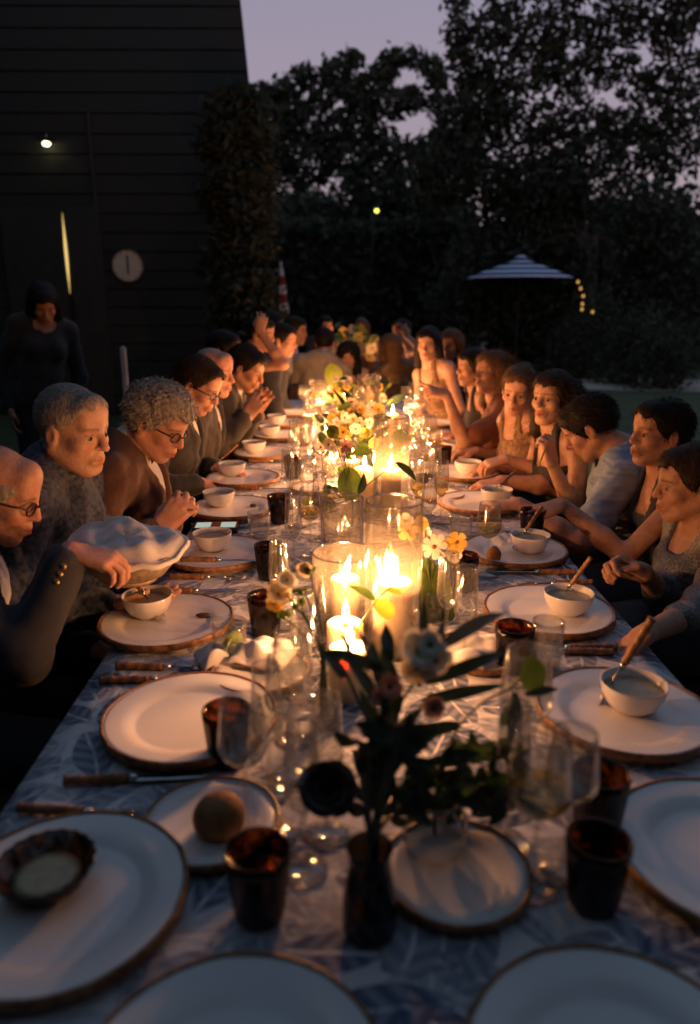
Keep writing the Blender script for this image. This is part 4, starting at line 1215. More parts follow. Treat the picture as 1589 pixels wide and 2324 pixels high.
for k in range(80):
    p0 = P(g.uniform(900, 1170), g.uniform(1700, 1850), Y2 + g.uniform(-.03, .05))
    d = Vector((g.uniform(-1, 1), g.uniform(-.5, .5), g.uniform(-.6, .6))).normalized() * g.uniform(.025, .055)
    B.leaf(p0, p0 + d, g.uniform(.010, .024), 'leaf_dark' if k % 3 else 'leaf_green', nh=(g.uniform(-1, 1), -1, g.uniform(-.2, 1)), bend=.1)

# ---- bud vase of thin stems, left of the front candle
bv = tab(735, 1640)
vase('bud_vase', bv, wall_prof([(0, 0), (.020, 0), (.024, .008), (.024, .03), (.016, .05), (.011, .065), (.0125, .072)], .0015), 'clear_glass', 'small clear bud vase of thin green stems')
C = Arr('thin_stem_posy', (bv.x, bv.y, TZ + .02), 'posy of thin green stems with cream blooms in the bud vase', 'bouquet')
Y3 = bv.y
b0_ = Vector((bv.x, bv.y, TZ + .01))
k1 = Vector((bv.x, bv.y, TZ + .075))
tops = [((728, 1480), (695, 1400), (668, 1385)), ((730, 1470), (705, 1380), (690, 1340)), ((733, 1460), (718, 1360), (704, 1300)), ((728, 1470), (690, 1400), (652, 1352)), ((726, 1500), (678, 1430), (640, 1400)), ((735, 1470), (722, 1380), (728, 1318)), ((729, 1490), (700, 1420), (672, 1340))]
for i, t in enumerate(tops):
    C.stem([b0_ + Vector((.002 * (i - 3), 0, 0)), k1 + Vector((.0018 * (i - 3), 0, 0))] + [P(u, v, Y3 + .02 * j) for j, (u, v) in enumerate(t)], .0017, 'stem')
for (u, v, r, s_, mt) in ((632, 1348, .026, 21, 'petal_cream'), (650, 1318, .020, 22, 'petal_white'), (622, 1372, .018, 23, 'petal_yellow'), (690, 1295, .016, 24, 'petal_cream')):
    c = P(u, v, Y3 + .05)
    C.flower(c, r, CAMV(c) + Vector((.3, .2, .4)), 6, mt, 'petal_yellow', .25, s_, .95, 2)
for (u, v, s_) in ((690, 1345, 31), (706, 1300, 32), (668, 1385, 33), (652, 1400, 34), (684, 1372, 35), (640, 1402, 36), (672, 1345, 37)):
    c = P(u, v, Y3 + .045)
    g = random.Random(s_)
    for k in range(5):
        d = Vector((g.uniform(-1, 1), g.uniform(-1, 1), g.uniform(-.3, 1))).normalized() * g.uniform(.008, .016)
        C.leaf(c, c + d, .008, 'leaf_green', name='bud', nh=(0, -1, .3), shape='round', n=5)

# ---- leafy branch in front of the candles
D0 = tab(812, 1530)
D = Arr('leafy_sprig', (D0.x, D0.y, TZ + .03), 'leafy sprig with a lime green leaf before the broad candle', 'sprig')
D.stem([D0 + Vector((0, 0, .005)), P(808, 1440, D0.y), P(850, 1368, D0.y + .01), P(878, 1340, D0.y + .01), P(900, 1318, D0.y + .02)], .0018, 'stem')
for (a, b, W, mt) in (((850, 1368), (893, 1402), .040, 'leaf_lime'), ((852, 1362), (788, 1328), .018, 'leaf_green'), ((880, 1338), (915, 1348), .014, 'leaf_lime'), ((812, 1430), (770, 1418), .014, 'leaf_green')):
    p0, p1 = P(a[0], a[1], D0.y + .01), P(b[0], b[1], D0.y + .005)
    D.leaf(p0, p1, W, mt, nh=CAMV(p0) + Vector((.2, 0, .5)), bend=.12, n=9, shape='round' if W > .03 else 'leaf')
MB().lathe(wall_prof([(0, 0), (.016, 0), (.018, .02), (.012, .04), (.013, .045)], .0014), 24).build('sprig_vase', M['clear_glass'], None, (D0.x, D0.y, TZ))
tag(bpy.data.objects['sprig_vase'], 'tiny clear vase holding the leafy sprig', 'vase')

# ---- white daisies right of the candles
e0 = tab(975, 1405)
vase('posy_vase', e0, wall_prof([(0, 0), (.028, 0), (.033, .01), (.033, .045), (.022, .07), (.024, .078)], .0016), 'clear_glass', 'clear glass vase of white daisies right of the candles')
E = Arr('daisy_posy', (e0.x, e0.y, TZ + .02), 'white daisies and green leaves right of the broad candle', 'bouquet')
Ye = e0.y
for i, (u, v, r, n_, mt, cup) in enumerate(((985, 1242, .034, 8, 'petal_white', .05), (1036, 1232, .026, 6, 'petal_yellow', .25), (1030, 1258, .022, 6, 'petal_white', .2), (925, 1205, .026, 5, 'petal_yellow', .35), (920, 1185, .022, 5, 'petal_white', .5), (955, 1190, .020, 6, 'petal_yellow', .3), (965, 1208, .016, 6, 'petal_white', .4))):
    c = P(u, v, Ye - .01 + .01 * i)
    E.flower(c, r, CAMV(c) + Vector((.15 * math.sin(3 * i), 0, .15)), n_, mt, 'seed', cup, 50 + i, .55 if i == 0 else .9)
    E.stem([Vector((e0.x, e0.y, TZ + .01)), Vector((e0.x, e0.y, TZ + .08)), P(u - (u - 975) * .4, v + 60, Ye), c], .0016, 'stem')
for (a, b, W, mt) in (((985, 1420), (965, 1260), .058, 'leaf_green'), ((1010, 1400), (990, 1290), .050, 'leaf_lime'), ((955, 1400), (940, 1270), .045, 'leaf_lime'), ((960, 1470), (958, 1350), .030, 'leaf_dark'), ((1000, 1440), (1030, 1330), .035, 'leaf_green')):
    p0, p1 = P(a[0], a[1], Ye), P(b[0], b[1], Ye + .02)
    E.leaf(p0, p1, W, mt, nh=CAMV(p0) + Vector((.4, 0, .1)), bend=.08, shape='round')

# ---- loose bouquets further down the table
def bouquet(u, v, label, vlabel, leaves, blooms, seed, filler=10, vh=.10, vr_=.035, top=None, dvase='clear_glass'):
    g = random.Random(seed)
    b = tab(u, v)
    vase('flower_vase', b, wall_prof([(0, 0), (vr_ * .8, 0), (vr_, .012), (vr_, vh * .5), (vr_ * .7, vh * .9), (vr_ * .75, vh)], .0018), dvase, vlabel)
    Q = Arr('bouquet', (b.x, b.y, TZ + .02), label, 'bouquet', 'bouquets along the table')
    Y = b.y
    nk_ = Vector((b.x, b.y, TZ + vh))
    bt = Vector((b.x, b.y, TZ + .012))
    for (a, c, W, mt) in leaves:
        p0, p1 = P(a[0], a[1], Y + g.uniform(-.03, .03)), P(c[0], c[1], Y + g.uniform(-.05, .05))
        Q.leaf(p0, p1, W, mt, nh=CAMV(p0) + Vector((g.uniform(-.5, .5), 0, g.uniform(0, .8))), bend=.12, shape='round' if W > .05 else 'leaf')
        Q.stem([bt, nk_, p0], .002, 'stem')
    blooms = blooms + [(x + g.uniform(-34, 34), y + g.uniform(-26, 22), r * g.uniform(.7, 1.0), g.choice(('petal_yellow', 'petal_cream', 'petal_white', 'leaf_lime'))) for (x, y, r, mt) in blooms for _ in range(2)]
    for i, (x, y, r, mt) in enumerate(blooms):
        c = P(x, y, Y + g.uniform(-.06, .06))
        Q.flower(c, r, CAMV(c) + Vector((g.uniform(-.7, .7), 0, g.uniform(-.2, .9))), g.choice((5, 6, 7)), mt, 'seed', g.uniform(.2, .5), seed * 50 + i, .9)
        Q.stem([bt, nk_, c], .0016, 'stem')
    for k in range(filler):
        i = g.randrange(len(blooms))
        c = P(blooms[i][0] + g.uniform(-30, 30), blooms[i][1] + g.uniform(-10, 50), Y + g.uniform(-.08, .08))
        if c.z < TZ + .05: c.z = TZ + .05
        d = Vector((g.uniform(-1, 1), g.uniform(-.6, .6), g.uniform(-.3, 1))).normalized() * g.uniform(.03, .08)
        Q.leaf(c, c + d, g.uniform(.015, .035), g.choice(('leaf_green', 'leaf_dark', 'leaf_lime', 'leaf_green')), nh=(g.uniform(-.6, .6), -1, .5))
        Q.stem([bt, nk_, c], .0014, 'stem')
    return Q
bouquet(800, 1195, 'bouquet with one big green leaf in front of the mid candles', 'clear vase under the big green leaf',
        [((800, 1135), (790, 1058), .085, 'leaf_green'), ((770, 1130), (735, 1105), .04, 'leaf_dark'), ((815, 1120), (826, 1072), .03, 'leaf_dark'), ((760, 1150), (720, 1125), .035, 'leaf_green'), ((900, 1050), (945, 1092), .028, 'leaf_dark')],
        [(768, 1004, .024, 'petal_white'), (785, 1014, .024, 'petal_pink'), (745, 1010, .024, 'petal_cream'), (742, 1112, .018, 'leaf_green')], 3, 8)
bouquet(850, 1118, 'bouquet with arching dark leaf over the mid candle', 'clear vase beneath the arching dark leaf',
        [((820, 1010), (885, 968), .035, 'leaf_dark'), ((880, 1020), (925, 975), .06, 'leaf_green'), ((910, 1010), (945, 985), .03, 'leaf_green'), ((895, 1030), (925, 1000), .045, 'leaf_lime')],
        [(830, 985, .026, 'petal_yellow'), (790, 985, .028, 'petal_yellow'), (815, 960, .026, 'petal_cream'), (850, 1005, .024, 'petal_yellow'), (770, 975, .024, 'petal_cream')], 4, 12)
bouquet(800, 1040, 'loose yellow bouquet half way down the table', 'clear vase of the loose yellow bouquet',
        [((800, 960), (752, 880), .03, 'leaf_dark'), ((812, 950), (790, 890), .03, 'leaf_dark'), ((840, 970), (870, 930), .045, 'leaf_green'), ((770, 990), (735, 960), .045, 'leaf_dark'), ((765, 960), (730, 940), .04, 'leaf_dark')],
        [(790, 940, .03, 'petal_yellow'), (815, 930, .03, 'petal_yellow'), (770, 945, .028, 'petal_yellow'), (835, 950, .028, 'petal_cream'), (755, 965, .03, 'petal_cream'), (800, 965, .03, 'petal_yellow'), (845, 925, .03, 'petal_white')], 5, 16)
bouquet(845, 980, 'far bouquet with a dark rounded leaf and pale yellow blooms', 'clear vase with the dark rounded leaf',
        [((850, 895), (838, 850), .11, 'leaf_dark'), ((870, 890), (865, 855), .08, 'leaf_dark'), ((830, 920), (800, 880), .06, 'leaf_grey'), ((880, 920), (930, 895), .05, 'leaf_dark')],
        [(855, 865, .035, 'petal_yellow'), (862, 880, .03, 'petal_yellow'), (815, 890, .035, 'petal_cream'), (830, 910, .035, 'petal_cream'), (770, 900, .03, 'petal_yellow'), (785, 880, .028, 'petal_yellow'), (868, 905, .03, 'petal_cream')], 6, 14)
bouquet(765, 950, 'far left bouquet with one broad lime leaf', 'clear vase of the broad lime leaf',
        [((760, 875), (750, 825), .12, 'leaf_lime'), ((765, 900), (740, 890), .05, 'leaf_dark')],
        [(745, 905, .03, 'petal_yellow'), (760, 915, .03, 'petal_cream'), (775, 905, .03, 'petal_yellow')], 7, 8)
def far_bouquet(x, y, label, vlabel, pts, seed):
    g = random.Random(seed)
    b = Vector((x, y, TZ))
    vase('flower_vase', b, wall_prof([(0, 0), (.05, 0), (.06, .02), (.06, .10), (.045, .17), (.05, .19)], .002), 'clear_glass', vlabel)
    Q = Arr('bouquet', (x, y, TZ + .02), label, 'bouquet', 'bouquets along the second table')
    bt = b + Vector((0, 0, .012)); nk_ = b + Vector((0, 0, .19))
    for i, (u, v, r, mt) in enumerate(pts):
        c = P(u, v, y + g.uniform(-.1, .1))
        Q.flower(c, r, Vector((g.uniform(-.8, .8), -1, g.uniform(0, 1))), 6, mt, 'seed', .3, seed * 40 + i, .95)
        Q.stem([bt, nk_, c], .002, 'stem')
    for k in range(18):
        u, v, r, mt = g.choice(pts)
        c = P(u + g.uniform(-20, 20), v + g.uniform(-20, 25), y + g.uniform(-.1, .1))
        Q.leaf(c, c + Vector((g.uniform(-1, 1), g.uniform(-.5, .5), g.uniform(-.2, 1))).normalized() * .12, .05, g.choice(('leaf_green', 'leaf_lime', 'leaf_dark')), nh=(0, -1, .5))
        Q.stem([bt, nk_, c], .0016, 'stem')
far_bouquet(.14, 8.0, 'large golden bouquet on the second table lit by candles', 'tall clear vase of the large golden bouquet',
            [(780, 755, .06, 'petal_yellow'), (800, 748, .05, 'petal_cream'), (815, 765, .06, 'petal_yellow'), (790, 775, .06, 'petal_yellow'), (830, 775, .06, 'petal_yellow'), (845, 790, .07, 'petal_cream'), (838, 810, .07, 'petal_yellow'), (775, 785, .05, 'petal_yellow'), (850, 770, .05, 'petal_yellow'), (805, 790, .06, 'petal_yellow')], 9)
# ================================================================== PEOPLE
F4 = np.float32
class Vox:
    def __init__(s, lo, hi, h):
        s.h = h
        s.lo = np.array(lo, float)
        s.n = np.ceil((np.array(hi) - s.lo) / h).astype(int) + 1
        s.d = np.full(tuple(s.n), .25, F4)
        s.ax = [(s.lo[i] + h * np.arange(s.n[i])).astype(F4) for i in range(3)]
    def reg(s, lo, hi):
        a = np.clip(np.floor((np.array(lo) - s.lo) / s.h).astype(int), 0, s.n)
        b = np.clip(np.ceil((np.array(hi) - s.lo) / s.h).astype(int) + 1, 0, s.n)
        if (b <= a).any(): return None, None
        sl = tuple(slice(a[i], b[i]) for i in range(3))
        return sl, (s.ax[0][sl[0]][:, None, None], s.ax[1][sl[1]][None, :, None], s.ax[2][sl[2]][None, None, :])
    def merge(s, sl, e, k, op):
        d = s.d[sl]
        if op == 'u':
            if k > 0:
                t = np.clip(.5 + .5 * (d - e) / k, 0, 1)
                s.d[sl] = d * (1 - t) + e * t - k * t * (1 - t)
            else: s.d[sl] = np.minimum(d, e)
        else:
            if k > 0:
                t = np.clip(.5 - .5 * (d + e) / k, 0, 1)
                s.d[sl] = d * (1 - t) + (-e) * t + k * t * (1 - t)
            else: s.d[sl] = np.maximum(d, -e)
    def cone(s, a, b, r0, r1, k=.02, op='u'):
        a, b = np.array(a, float), np.array(b, float)
        m = max(r0, r1) + k + 3 * s.h
        sl, g = s.reg(np.minimum(a, b) - m, np.maximum(a, b) + m)
        if sl is None: return
        ba = b - a
        L2 = max(float(ba @ ba), 1e-9)
        t = np.clip(((g[0] - a[0]) * ba[0] + (g[1] - a[1]) * ba[1] + (g[2] - a[2]) * ba[2]) / L2, 0, 1).astype(F4)
        e = np.sqrt((g[0] - a[0] - t * ba[0]) ** 2 + (g[1] - a[1] - t * ba[1]) ** 2 + (g[2] - a[2] - t * ba[2]) ** 2) - (r0 + (r1 - r0) * t)
        s.merge(sl, e.astype(F4), k, op)
    def ell(s, c, r, A, k=.03, op='u'):
        """ellipsoid: A = 3x3 whose rows are the local axes"""
        c = np.array(c, float)
        m = max(r) + k + 3 * s.h
        sl, g = s.reg(c - m, c + m)
        if sl is None: return
        x, y, z = g[0] - c[0], g[1] - c[1], g[2] - c[2]
        q = [(A[i][0] * x + A[i][1] * y + A[i][2] * z).astype(F4) for i in range(3)]
        k0 = np.sqrt(sum((q[i] / r[i]) ** 2 for i in range(3)))
        k1 = np.sqrt(sum((q[i] / r[i] ** 2) ** 2 for i in range(3))) + 1e-6
        s.merge(sl, (k0 * (k0 - 1) / k1).astype(F4), k, op)
    def full(s): return (s.ax[0][:, None, None], s.ax[1][None, :, None], s.ax[2][None, None, :])
    def wrinkle(s, amp, freq, seed, n=5):
        g = np.random.default_rng(seed)
        X, Y, Z = s.full()
        m = np.abs(s.d) < .03
        I = np.nonzero(m)
        P_ = np.stack([s.ax[0][I[0]], s.ax[1][I[1]], s.ax[2][I[2]]], 1)
        acc = np.zeros(len(P_), F4)
        for _ in range(n):
            kx = g.normal(size=3) * freq
            wrp = np.sin(P_ @ (g.normal(size=3) * freq * .5) + g.uniform(0, 6.28)) * 1.2
            acc += 1 - np.abs(np.sin(P_ @ kx + wrp + g.uniform(0, 6.28))) * 2
        s.d[I] += (acc * amp / n).astype(F4)
    def mesh(s, name, base, mat):
        d = s.d
        # walls of the grid are outside
        for ax in range(3):
            sl = [slice(None)] * 3
            for e in (0, -1):
                sl[ax] = e; d[tuple(sl)] = np.maximum(d[tuple(sl)], .001)
        S = d < 0
        n = d.shape
        cnt = np.zeros((n[0] - 1, n[1] - 1, n[2] - 1), np.uint8)
        for i in (0, 1):
            for j in (0, 1):
                for k in (0, 1):
                    cnt += S[i:n[0] - 1 + i, j:n[1] - 1 + j, k:n[2] - 1 + k]
        act = (cnt > 0) & (cnt < 8)
        I = np.argwhere(act)
        if len(I) == 0: return None
        idx = np.full(act.shape, -1, np.int32); idx[act] = np.arange(len(I))
        acc = np.zeros((len(I), 3)); c = np.zeros(len(I))
        offs = [(i, j, k) for i in (0, 1) for j in (0, 1) for k in (0, 1)]
        val = {o: d[I[:, 0] + o[0], I[:, 1] + o[1], I[:, 2] + o[2]] for o in offs}
        for a in offs:
            for x in range(3):
                if a[x] == 0:
                    b = list(a); b[x] = 1; b = tuple(b)
                    va, vb_ = val[a], val[b]
                    m = (va < 0) != (vb_ < 0)
                    t = np.where(m, va / np.where(m, va - vb_, 1), 0)
                    pt = np.array(a)[None, :] + np.zeros((len(I), 3)); pt[:, x] += t
                    acc += pt * m[:, None]; c += m
        V_ = s.lo + s.h * (I + acc / c[:, None])
        Q = []
        for x in range(3):
            y, z = (x + 1) % 3, (x + 2) % 3
            a = [slice(None)] * 3; b = [slice(None)] * 3
            a[x] = slice(0, -1); b[x] = slice(1, None)
            E = S[tuple(a)] != S[tuple(b)]
            W_ = np.argwhere(E)
            W_ = W_[(W_[:, y] > 0) & (W_[:, z] > 0) & (W_[:, y] < n[y] - 1) & (W_[:, z] < n[z] - 1)]
            def cell(dy, dz):
                q = W_.copy(); q[:, y] -= dy; q[:, z] -= dz
                return idx[q[:, 0], q[:, 1], q[:, 2]]
            f = np.stack([cell(1, 1), cell(0, 1), cell(0, 0), cell(1, 0)], 1)
            ins = S[W_[:, 0], W_[:, 1], W_[:, 2]]
            f[~ins] = f[~ins][:, ::-1]
            Q.append(f)
        Q = np.concatenate(Q)
        Q = Q[(Q >= 0).all(1)]
        return np_mesh(name, V_ - np.array(base), Q, mat, True), V_

def unit(v):
    v = np.array(v, float)
    return v / np.linalg.norm(v)
HAIRLINE_Z = [-.20, -.10, -.078, -.05, -.03, -.02, .018, .042, .062, .074, .2]
HAIRLINE_Y = [-.2, -.10, -.080, -.045, -.012, .024, .052, .064, .080, .2, .3]

SK = {}
pmat('eye_white', (.30, .23, .19), (.26, .2, .165), 40, .12, spec=.6)
pmat('iris', (.03, .02, .015), rough=.08, spec=.7)
def skin_mat(c):
    k = tuple(round(x, 3) for x in c)
    if k not in SK:
        nm = 'skin' if not SK else 'skin_%d' % len(SK)
        SK[k] = pmat(nm, c, (c[0] * .86, c[1] * .74, c[2] * .70), 38, .5, .45, 140, attr='Col', spec=.35)
    return SK[k]
EYE_R = .0128
def hair_mat(nm, c): return M[nm] if nm in M else pmat(nm, c, tuple(x * .5 for x in c), 120, .6, .8, 200, stretch=(1, 1, .3), spec=.2)
def fab(nm, c, c2=None, scale=300, bump=.25, rough=.85, sheen=.15):
    return M[nm] if nm in M else pmat(nm, c, c2, scale, rough, bump, 420, sheen=sheen)

def hand_prims(W, fd, pn, side, curl, spread=.0, s=1.0, point=False, thumb_in=.4):
    """cones of one hand: W wrist, fd finger direction, pn palm normal, side -1 right / +1 left"""
    y = unit(fd)
    z = -np.array(pn, float); z = unit(z - y * (z @ y))
    x = np.cross(y, z)
    ts = -1 if side == 'R' else 1
    def T(a, b, c): return W + s * (x * a * ts + y * b + z * c)
    out = []
    kx = [.031, .011, -.010, -.029]
    ky = [.090, .094, .089, .080]
    ln = [.072, .080, .074, .058]
    for i in range(4):
        kn = (kx[i], ky[i], 0.0 - .003 * abs(i - 1.2))
        out.append((T(kx[i] * .55, .0, 0), T(*kn), .0145 * s, .0115 * s, .012))
        c = curl
        if hasattr(curl, '__len__'): c = curl[i]
        if point and i == 0: c = .05
        ang = 0
        p = np.array(kn)
        for j, (fr, ca) in enumerate(((.46, 62), (.30, 88), (.24, 55))):
            ang += math.radians(ca) * c
            L_ = ln[i] * fr
            q = p + np.array([spread * (kx[i]) * .4 * math.cos(ang), math.cos(ang) * L_, -math.sin(ang) * L_])
            out.append((T(*p), T(*q), (.0096 - .0008 * j - (.001 if i == 3 else 0)) * s, (.0090 - .0009 * j - (.001 if i == 3 else 0)) * s, .003))
            p = q
    t0 = np.array([.020, .018, -.004]); t1 = np.array([.044, .046, -.016 - .01 * thumb_in]); t2 = np.array([.048 - .020 * thumb_in, .074, -.026 - .014 * thumb_in]); t3 = np.array([.044 - .034 * thumb_in, .096, -.030 - .016 * thumb_in])
    out += [(T(*t0), T(*t1), .017 * s, .0125 * s, .012), (T(*t1), T(*t2), .0115 * s, .0100 * s, .004), (T(*t2), T(*t3), .0100 * s, .0080 * s, .003)]
    return out, (x, y, z)

def chair_for(loc, yaw, label):
    c = empty('dining_chair', (loc[0], loc[1], 0), label, 'chair', 'dining chairs', yaw)
    for nm, me in CH:
        link(nm, me, None, c)
CH = [('seat', MB().box((0, 0, .445), (.42, .42, .03)).mesh('seat', M['dark_wood'], False)),
      ('backrest', MB().box((0, -.21, .74), (.40, .022, .22), M=Matrix.Rotation(R(8), 3, 'X')).mesh('backrest', M['dark_wood'], False))]
for sx in (-1, 1):
    CH.append(('leg', MB().tube([(sx * .18, .18, .43), (sx * .19, .20, 0)], .017, 8).mesh('leg', M['dark_wood'])))
    CH.append(('leg', MB().tube([(sx * .18, -.235, .84), (sx * .18, -.20, .45), (sx * .19, -.23, 0)], .017, 8).mesh('leg', M['dark_wood'])))

def person(label, head, hip, look, face=(1, 0), roll=0, size=1.0, skin=(.50, .29, .20), hair=None, top=None, hands=None, h=.0045, seed=0, female=False, extras=(), seat=True, standing=False, chair_label=None, weight=1.0, legs=True):
    hs = (.90 if female else .955) * size
    ws = (.86 if female else 1.0) * size * weight
    Hc = np.array(head, float)
    lk = unit(look)
    up0 = np.array([0, 0, 1.0])
    ez = unit(up0 - lk * (up0 @ lk))
    ex = np.cross(lk, ez)
    cr, sr = math.cos(math.radians(roll)), math.sin(math.radians(roll))
    ex, ez = ex * cr + ez * sr, ez * cr - ex * sr
    HA = np.stack([ex, lk, ez])                       # rows: head axes (x right, y forward, z up)
    Hd = lambda p: Hc + hs * (np.array(p) @ HA)
    fw = np.array([face[0], face[1], 0.0]); fw /= np.linalg.norm(fw)
    hipz = .93 if standing else .55
    Hp = np.array([hip[0], hip[1], hipz])
    N_ = Hc + hs * (np.array([0, -.045, -.125]) @ HA) - np.array([0, 0, .018])
    u = unit(N_ - Hp)
    fz = np.linalg.norm(N_ - Hp) / .50
    f = unit(fw - u * (fw @ u))
    r = np.cross(f, u)
    TA = np.stack([r, f, u])
    Tl = lambda p: Hp + r * (p[0] * ws) + f * (p[1] * ws) + u * (p[2] * fz)
    base = np.array([hip[0], hip[1], 0.0])
    sh = {'R': Tl((.168, -.01, .445)), 'L': Tl((-.168, -.01, .445))}
    ua, fa = .285 * size, .255 * size
    arms = {}
    hp = []
    hands = hands or {}
    for sd in ('R', 'L'):
        spec = hands.get(sd)
        sg = 1 if sd == 'R' else -1
        if spec is None:
            W = Tl((sg * .12, .30, .12)); W[2] = max(W[2], .60) if not standing else W[2]
            spec = dict(w=W, fd=f * .8 - r * sg * .5 + np.array([0, 0, -.2]), pn=(0, 0, -1), curl=.35)
            if standing: spec = dict(w=Tl((sg * .2, .05, -.08)), fd=(0, 0, -1), pn=-r * sg, curl=.3)
        W = np.array(spec['w'], float)
        S0 = sh[sd]
        v = W - S0
        L_ = np.linalg.norm(v)
        if L_ > (ua + fa) * .985:
            reach = (L_ - (ua + fa) * .985)
            S0 = S0 + v / L_ * min(reach, .09)
            sh[sd] = S0
            v = W - S0; L_ = np.linalg.norm(v)
            if L_ > (ua + fa) * .985: W = S0 + v / L_ * (ua + fa) * .985; v = W - S0; L_ = np.linalg.norm(v)
        L_ = max(L_, .12)
        ca = (ua * ua + L_ * L_ - fa * fa) / (2 * ua * L_)
        ca = max(-1, min(1, ca))
        dv = v / np.linalg.norm(v)
        pole = np.array(spec.get('pole', -u * .8 + r * sg * .55 - f * .25), float)
        pole = unit(pole - dv * (pole @ dv))
        E_ = S0 + dv * ua * ca + pole * ua * math.sqrt(1 - ca * ca)
        arms[sd] = (S0, E_, W)
        hpr, hx_ = hand_prims(W, spec['fd'], spec['pn'], sd, spec.get('curl', .4), spec.get('spread', .5), (.93 if female else 1.04) * size, spec.get('point', False), spec.get('thumb', .4))
        hp += hpr
        arms[sd + 'h'] = hx_
    torso = [((0, 0, .03), (.155, .115, .10)), ((0, .012, .15), (.138, .112, .14)), ((0, .008, .33), (.152, .112, .165))]
    if weight > 1.05: torso.append(((0, .06, .14), (.13, .10, .13)))
    def torso_into(vx, infl, k=.05):
        for c, rr in torso: vx.ell(Tl(c), [rr[0] * ws + infl, rr[1] * ws + infl, rr[2] * fz + infl], TA, k)
        if female:
            for sg in (-1, 1): vx.ell(Tl((sg * .066, .085, .315)), [.052 + infl, .05 + infl, .055 + infl], TA, .03)
        for sd in ('R', 'L'):
            sg = 1 if sd == 'R' else -1
            vx.cone(Tl((sg * .04, -.02, .455)), sh[sd], .058 * ws + infl, .052 * ws + infl, .05)
            vx.cone(Tl((sg * .02, -.025, .52)), (sh[sd] + Tl((sg * .1, -.02, .47))) / 2, .048 + infl, .040 + infl, .04)
    pts = np.array([Hc + .16, Hc - .16, Tl((.2, .2, -.1)), Tl((-.2, -.2, -.1)), Tl((.2, -.2, 0)), Tl((-.2, .2, 0))] + [a for a in arms['R']] + [a for a in arms['L']] + [q[1] for q in hp])
    lo, hi = pts.min(0) - .09, pts.max(0) + .09
    # ---------------- body: head, neck, torso, arms and hands in one surface
    vx = Vox(lo, hi, h)
    torso_into(vx, 0)
    for sd in ('R', 'L'):
        S0, E_, W = arms[sd]
        vx.cone(S0, E_, .047 * ws, .038 * ws, .03)
        vx.cone(E_, E_ + (W - E_) * .35, .038 * ws, .039 * ws, .02)
        vx.cone(E_ + (W - E_) * .35, W, .039 * ws, .025 * ws, .02)
    for (a, b, r0, r1, k) in hp: vx.cone(a, b, r0, r1, k)
    vx.cone(Hd((0, -.022, -.055)), N_ + u * .02, .054 * hs, .056 * (.9 if female else 1.05), .03)
    sl, g = vx.reg(Hc - .19 * hs, Hc + .19 * hs)
    q = [g[i] - Hc[i] for i in range(3)]
    x, y, z = [((HA[i][0] * q[0] + HA[i][1] * q[1] + HA[i][2] * q[2]) / hs).astype(F4) for i in range(3)]
    ax = np.abs(x)
    def el(c, rr, xx=None):
        xx = ax if xx is None else xx
        a, b, cc = (xx - c[0]), (y - c[1]), (z - c[2])
        k0 = np.sqrt((a / rr[0]) ** 2 + (b / rr[1]) ** 2 + (cc / rr[2]) ** 2)
        k1 = np.sqrt((a / rr[0] ** 2) ** 2 + (b / rr[1] ** 2) ** 2 + (cc / rr[2] ** 2) ** 2) + 1e-6
        return k0 * (k0 - 1) / k1
    def cn(a, b, r0, r1, xx=None):
        xx = ax if xx is None else xx
        a, b = np.array(a), np.array(b); ba = b - a
        t = np.clip(((xx - a[0]) * ba[0] + (y - a[1]) * ba[1] + (z - a[2]) * ba[2]) / (ba @ ba), 0, 1)
        return np.sqrt((xx - a[0] - t * ba[0]) ** 2 + (y - a[1] - t * ba[1]) ** 2 + (z - a[2] - t * ba[2]) ** 2) - (r0 + (r1 - r0) * t)
    def sm(a, b, k):
        t = np.clip(.5 + .5 * (a - b) / k, 0, 1)
        return a * (1 - t) + b * t - k * t * (1 - t)
    def ss(a, b, k):
        t = np.clip(.5 - .5 * (a + b) / k, 0, 1)
        return a * (1 - t) - b * t + k * t * (1 - t)
    jw = .90 if female else 1.0
    fat = .006 if weight > 1.05 else 0
    e = el((0, -.014, .036), (.075, .096, .085), x)
    e = sm(e, el((0, .028, -.03), (.058 * jw + fat, .062, .082), x), .03)
    e = sm(e, cn((.054 * jw + fat, -.012, -.045), (.020, .060, -.094), .022, .017 + fat), .025)
    e = sm(e, el((0, .066, -.098), (.025 * jw, .021, .018), x), .02)
    e = sm(e, el((.041, .060, -.020), (.022, .024, .022)), .02)
    e = sm(e, cn((0, .086, .024), (.040, .072, .024), .012, .011), .015)
    e = sm(e, el((0, .06, .062), (.055, .035, .045), x), .025)
    e = ss(e, el((.033, .099, .003), (.020, .017, .0115)), .010)
    e = sm(e, el((.032, .0735, .003), (.0145, .0145, .0125)), .004)
    nl = .002 * (random.Random(seed).uniform(-1, 2.5) - (1.2 if female else 0))
    e = sm(e, cn((0, .090, .016), (0, .1085 + nl * .6, -.026), .0085, .0115, x), .010)
    e = sm(e, el((.0118, .096, -.030), (.009, .011, .0078)), .006)
    e = ss(e, cn((.008, .112, -.042), (.009, .100, -.041), .004, .004), .004)
    e = sm(e, el((0, .085, -.060), (.030, .018, .022), x), .015)
    e = ss(e, cn((.016, .100, -.034), (.034, .0835, -.066), .003, .0025), .007 if female else .010)
    lipf = .0015 if female else 0
    e = sm(e, cn((0, .1005 + lipf, -.0575), (.021, .089, -.0605), .0058, .003), .004)
    e = sm(e, cn((0, .0995 + lipf, -.0695), (.018, .089, -.066), .0072, .004), .004)
    e = ss(e, cn((0, .109, -.0630), (.024, .092, -.0630), .0032, .002), .003)
    e = sm(e, el((.0775, -.008, -.006), (.0085, .019, .031)), .008)
    e = ss(e, el((.086, -.002, -.004), (.006, .010, .017)), .006)
    vx.merge(sl, (e * hs).astype(F4), .022, 'u')
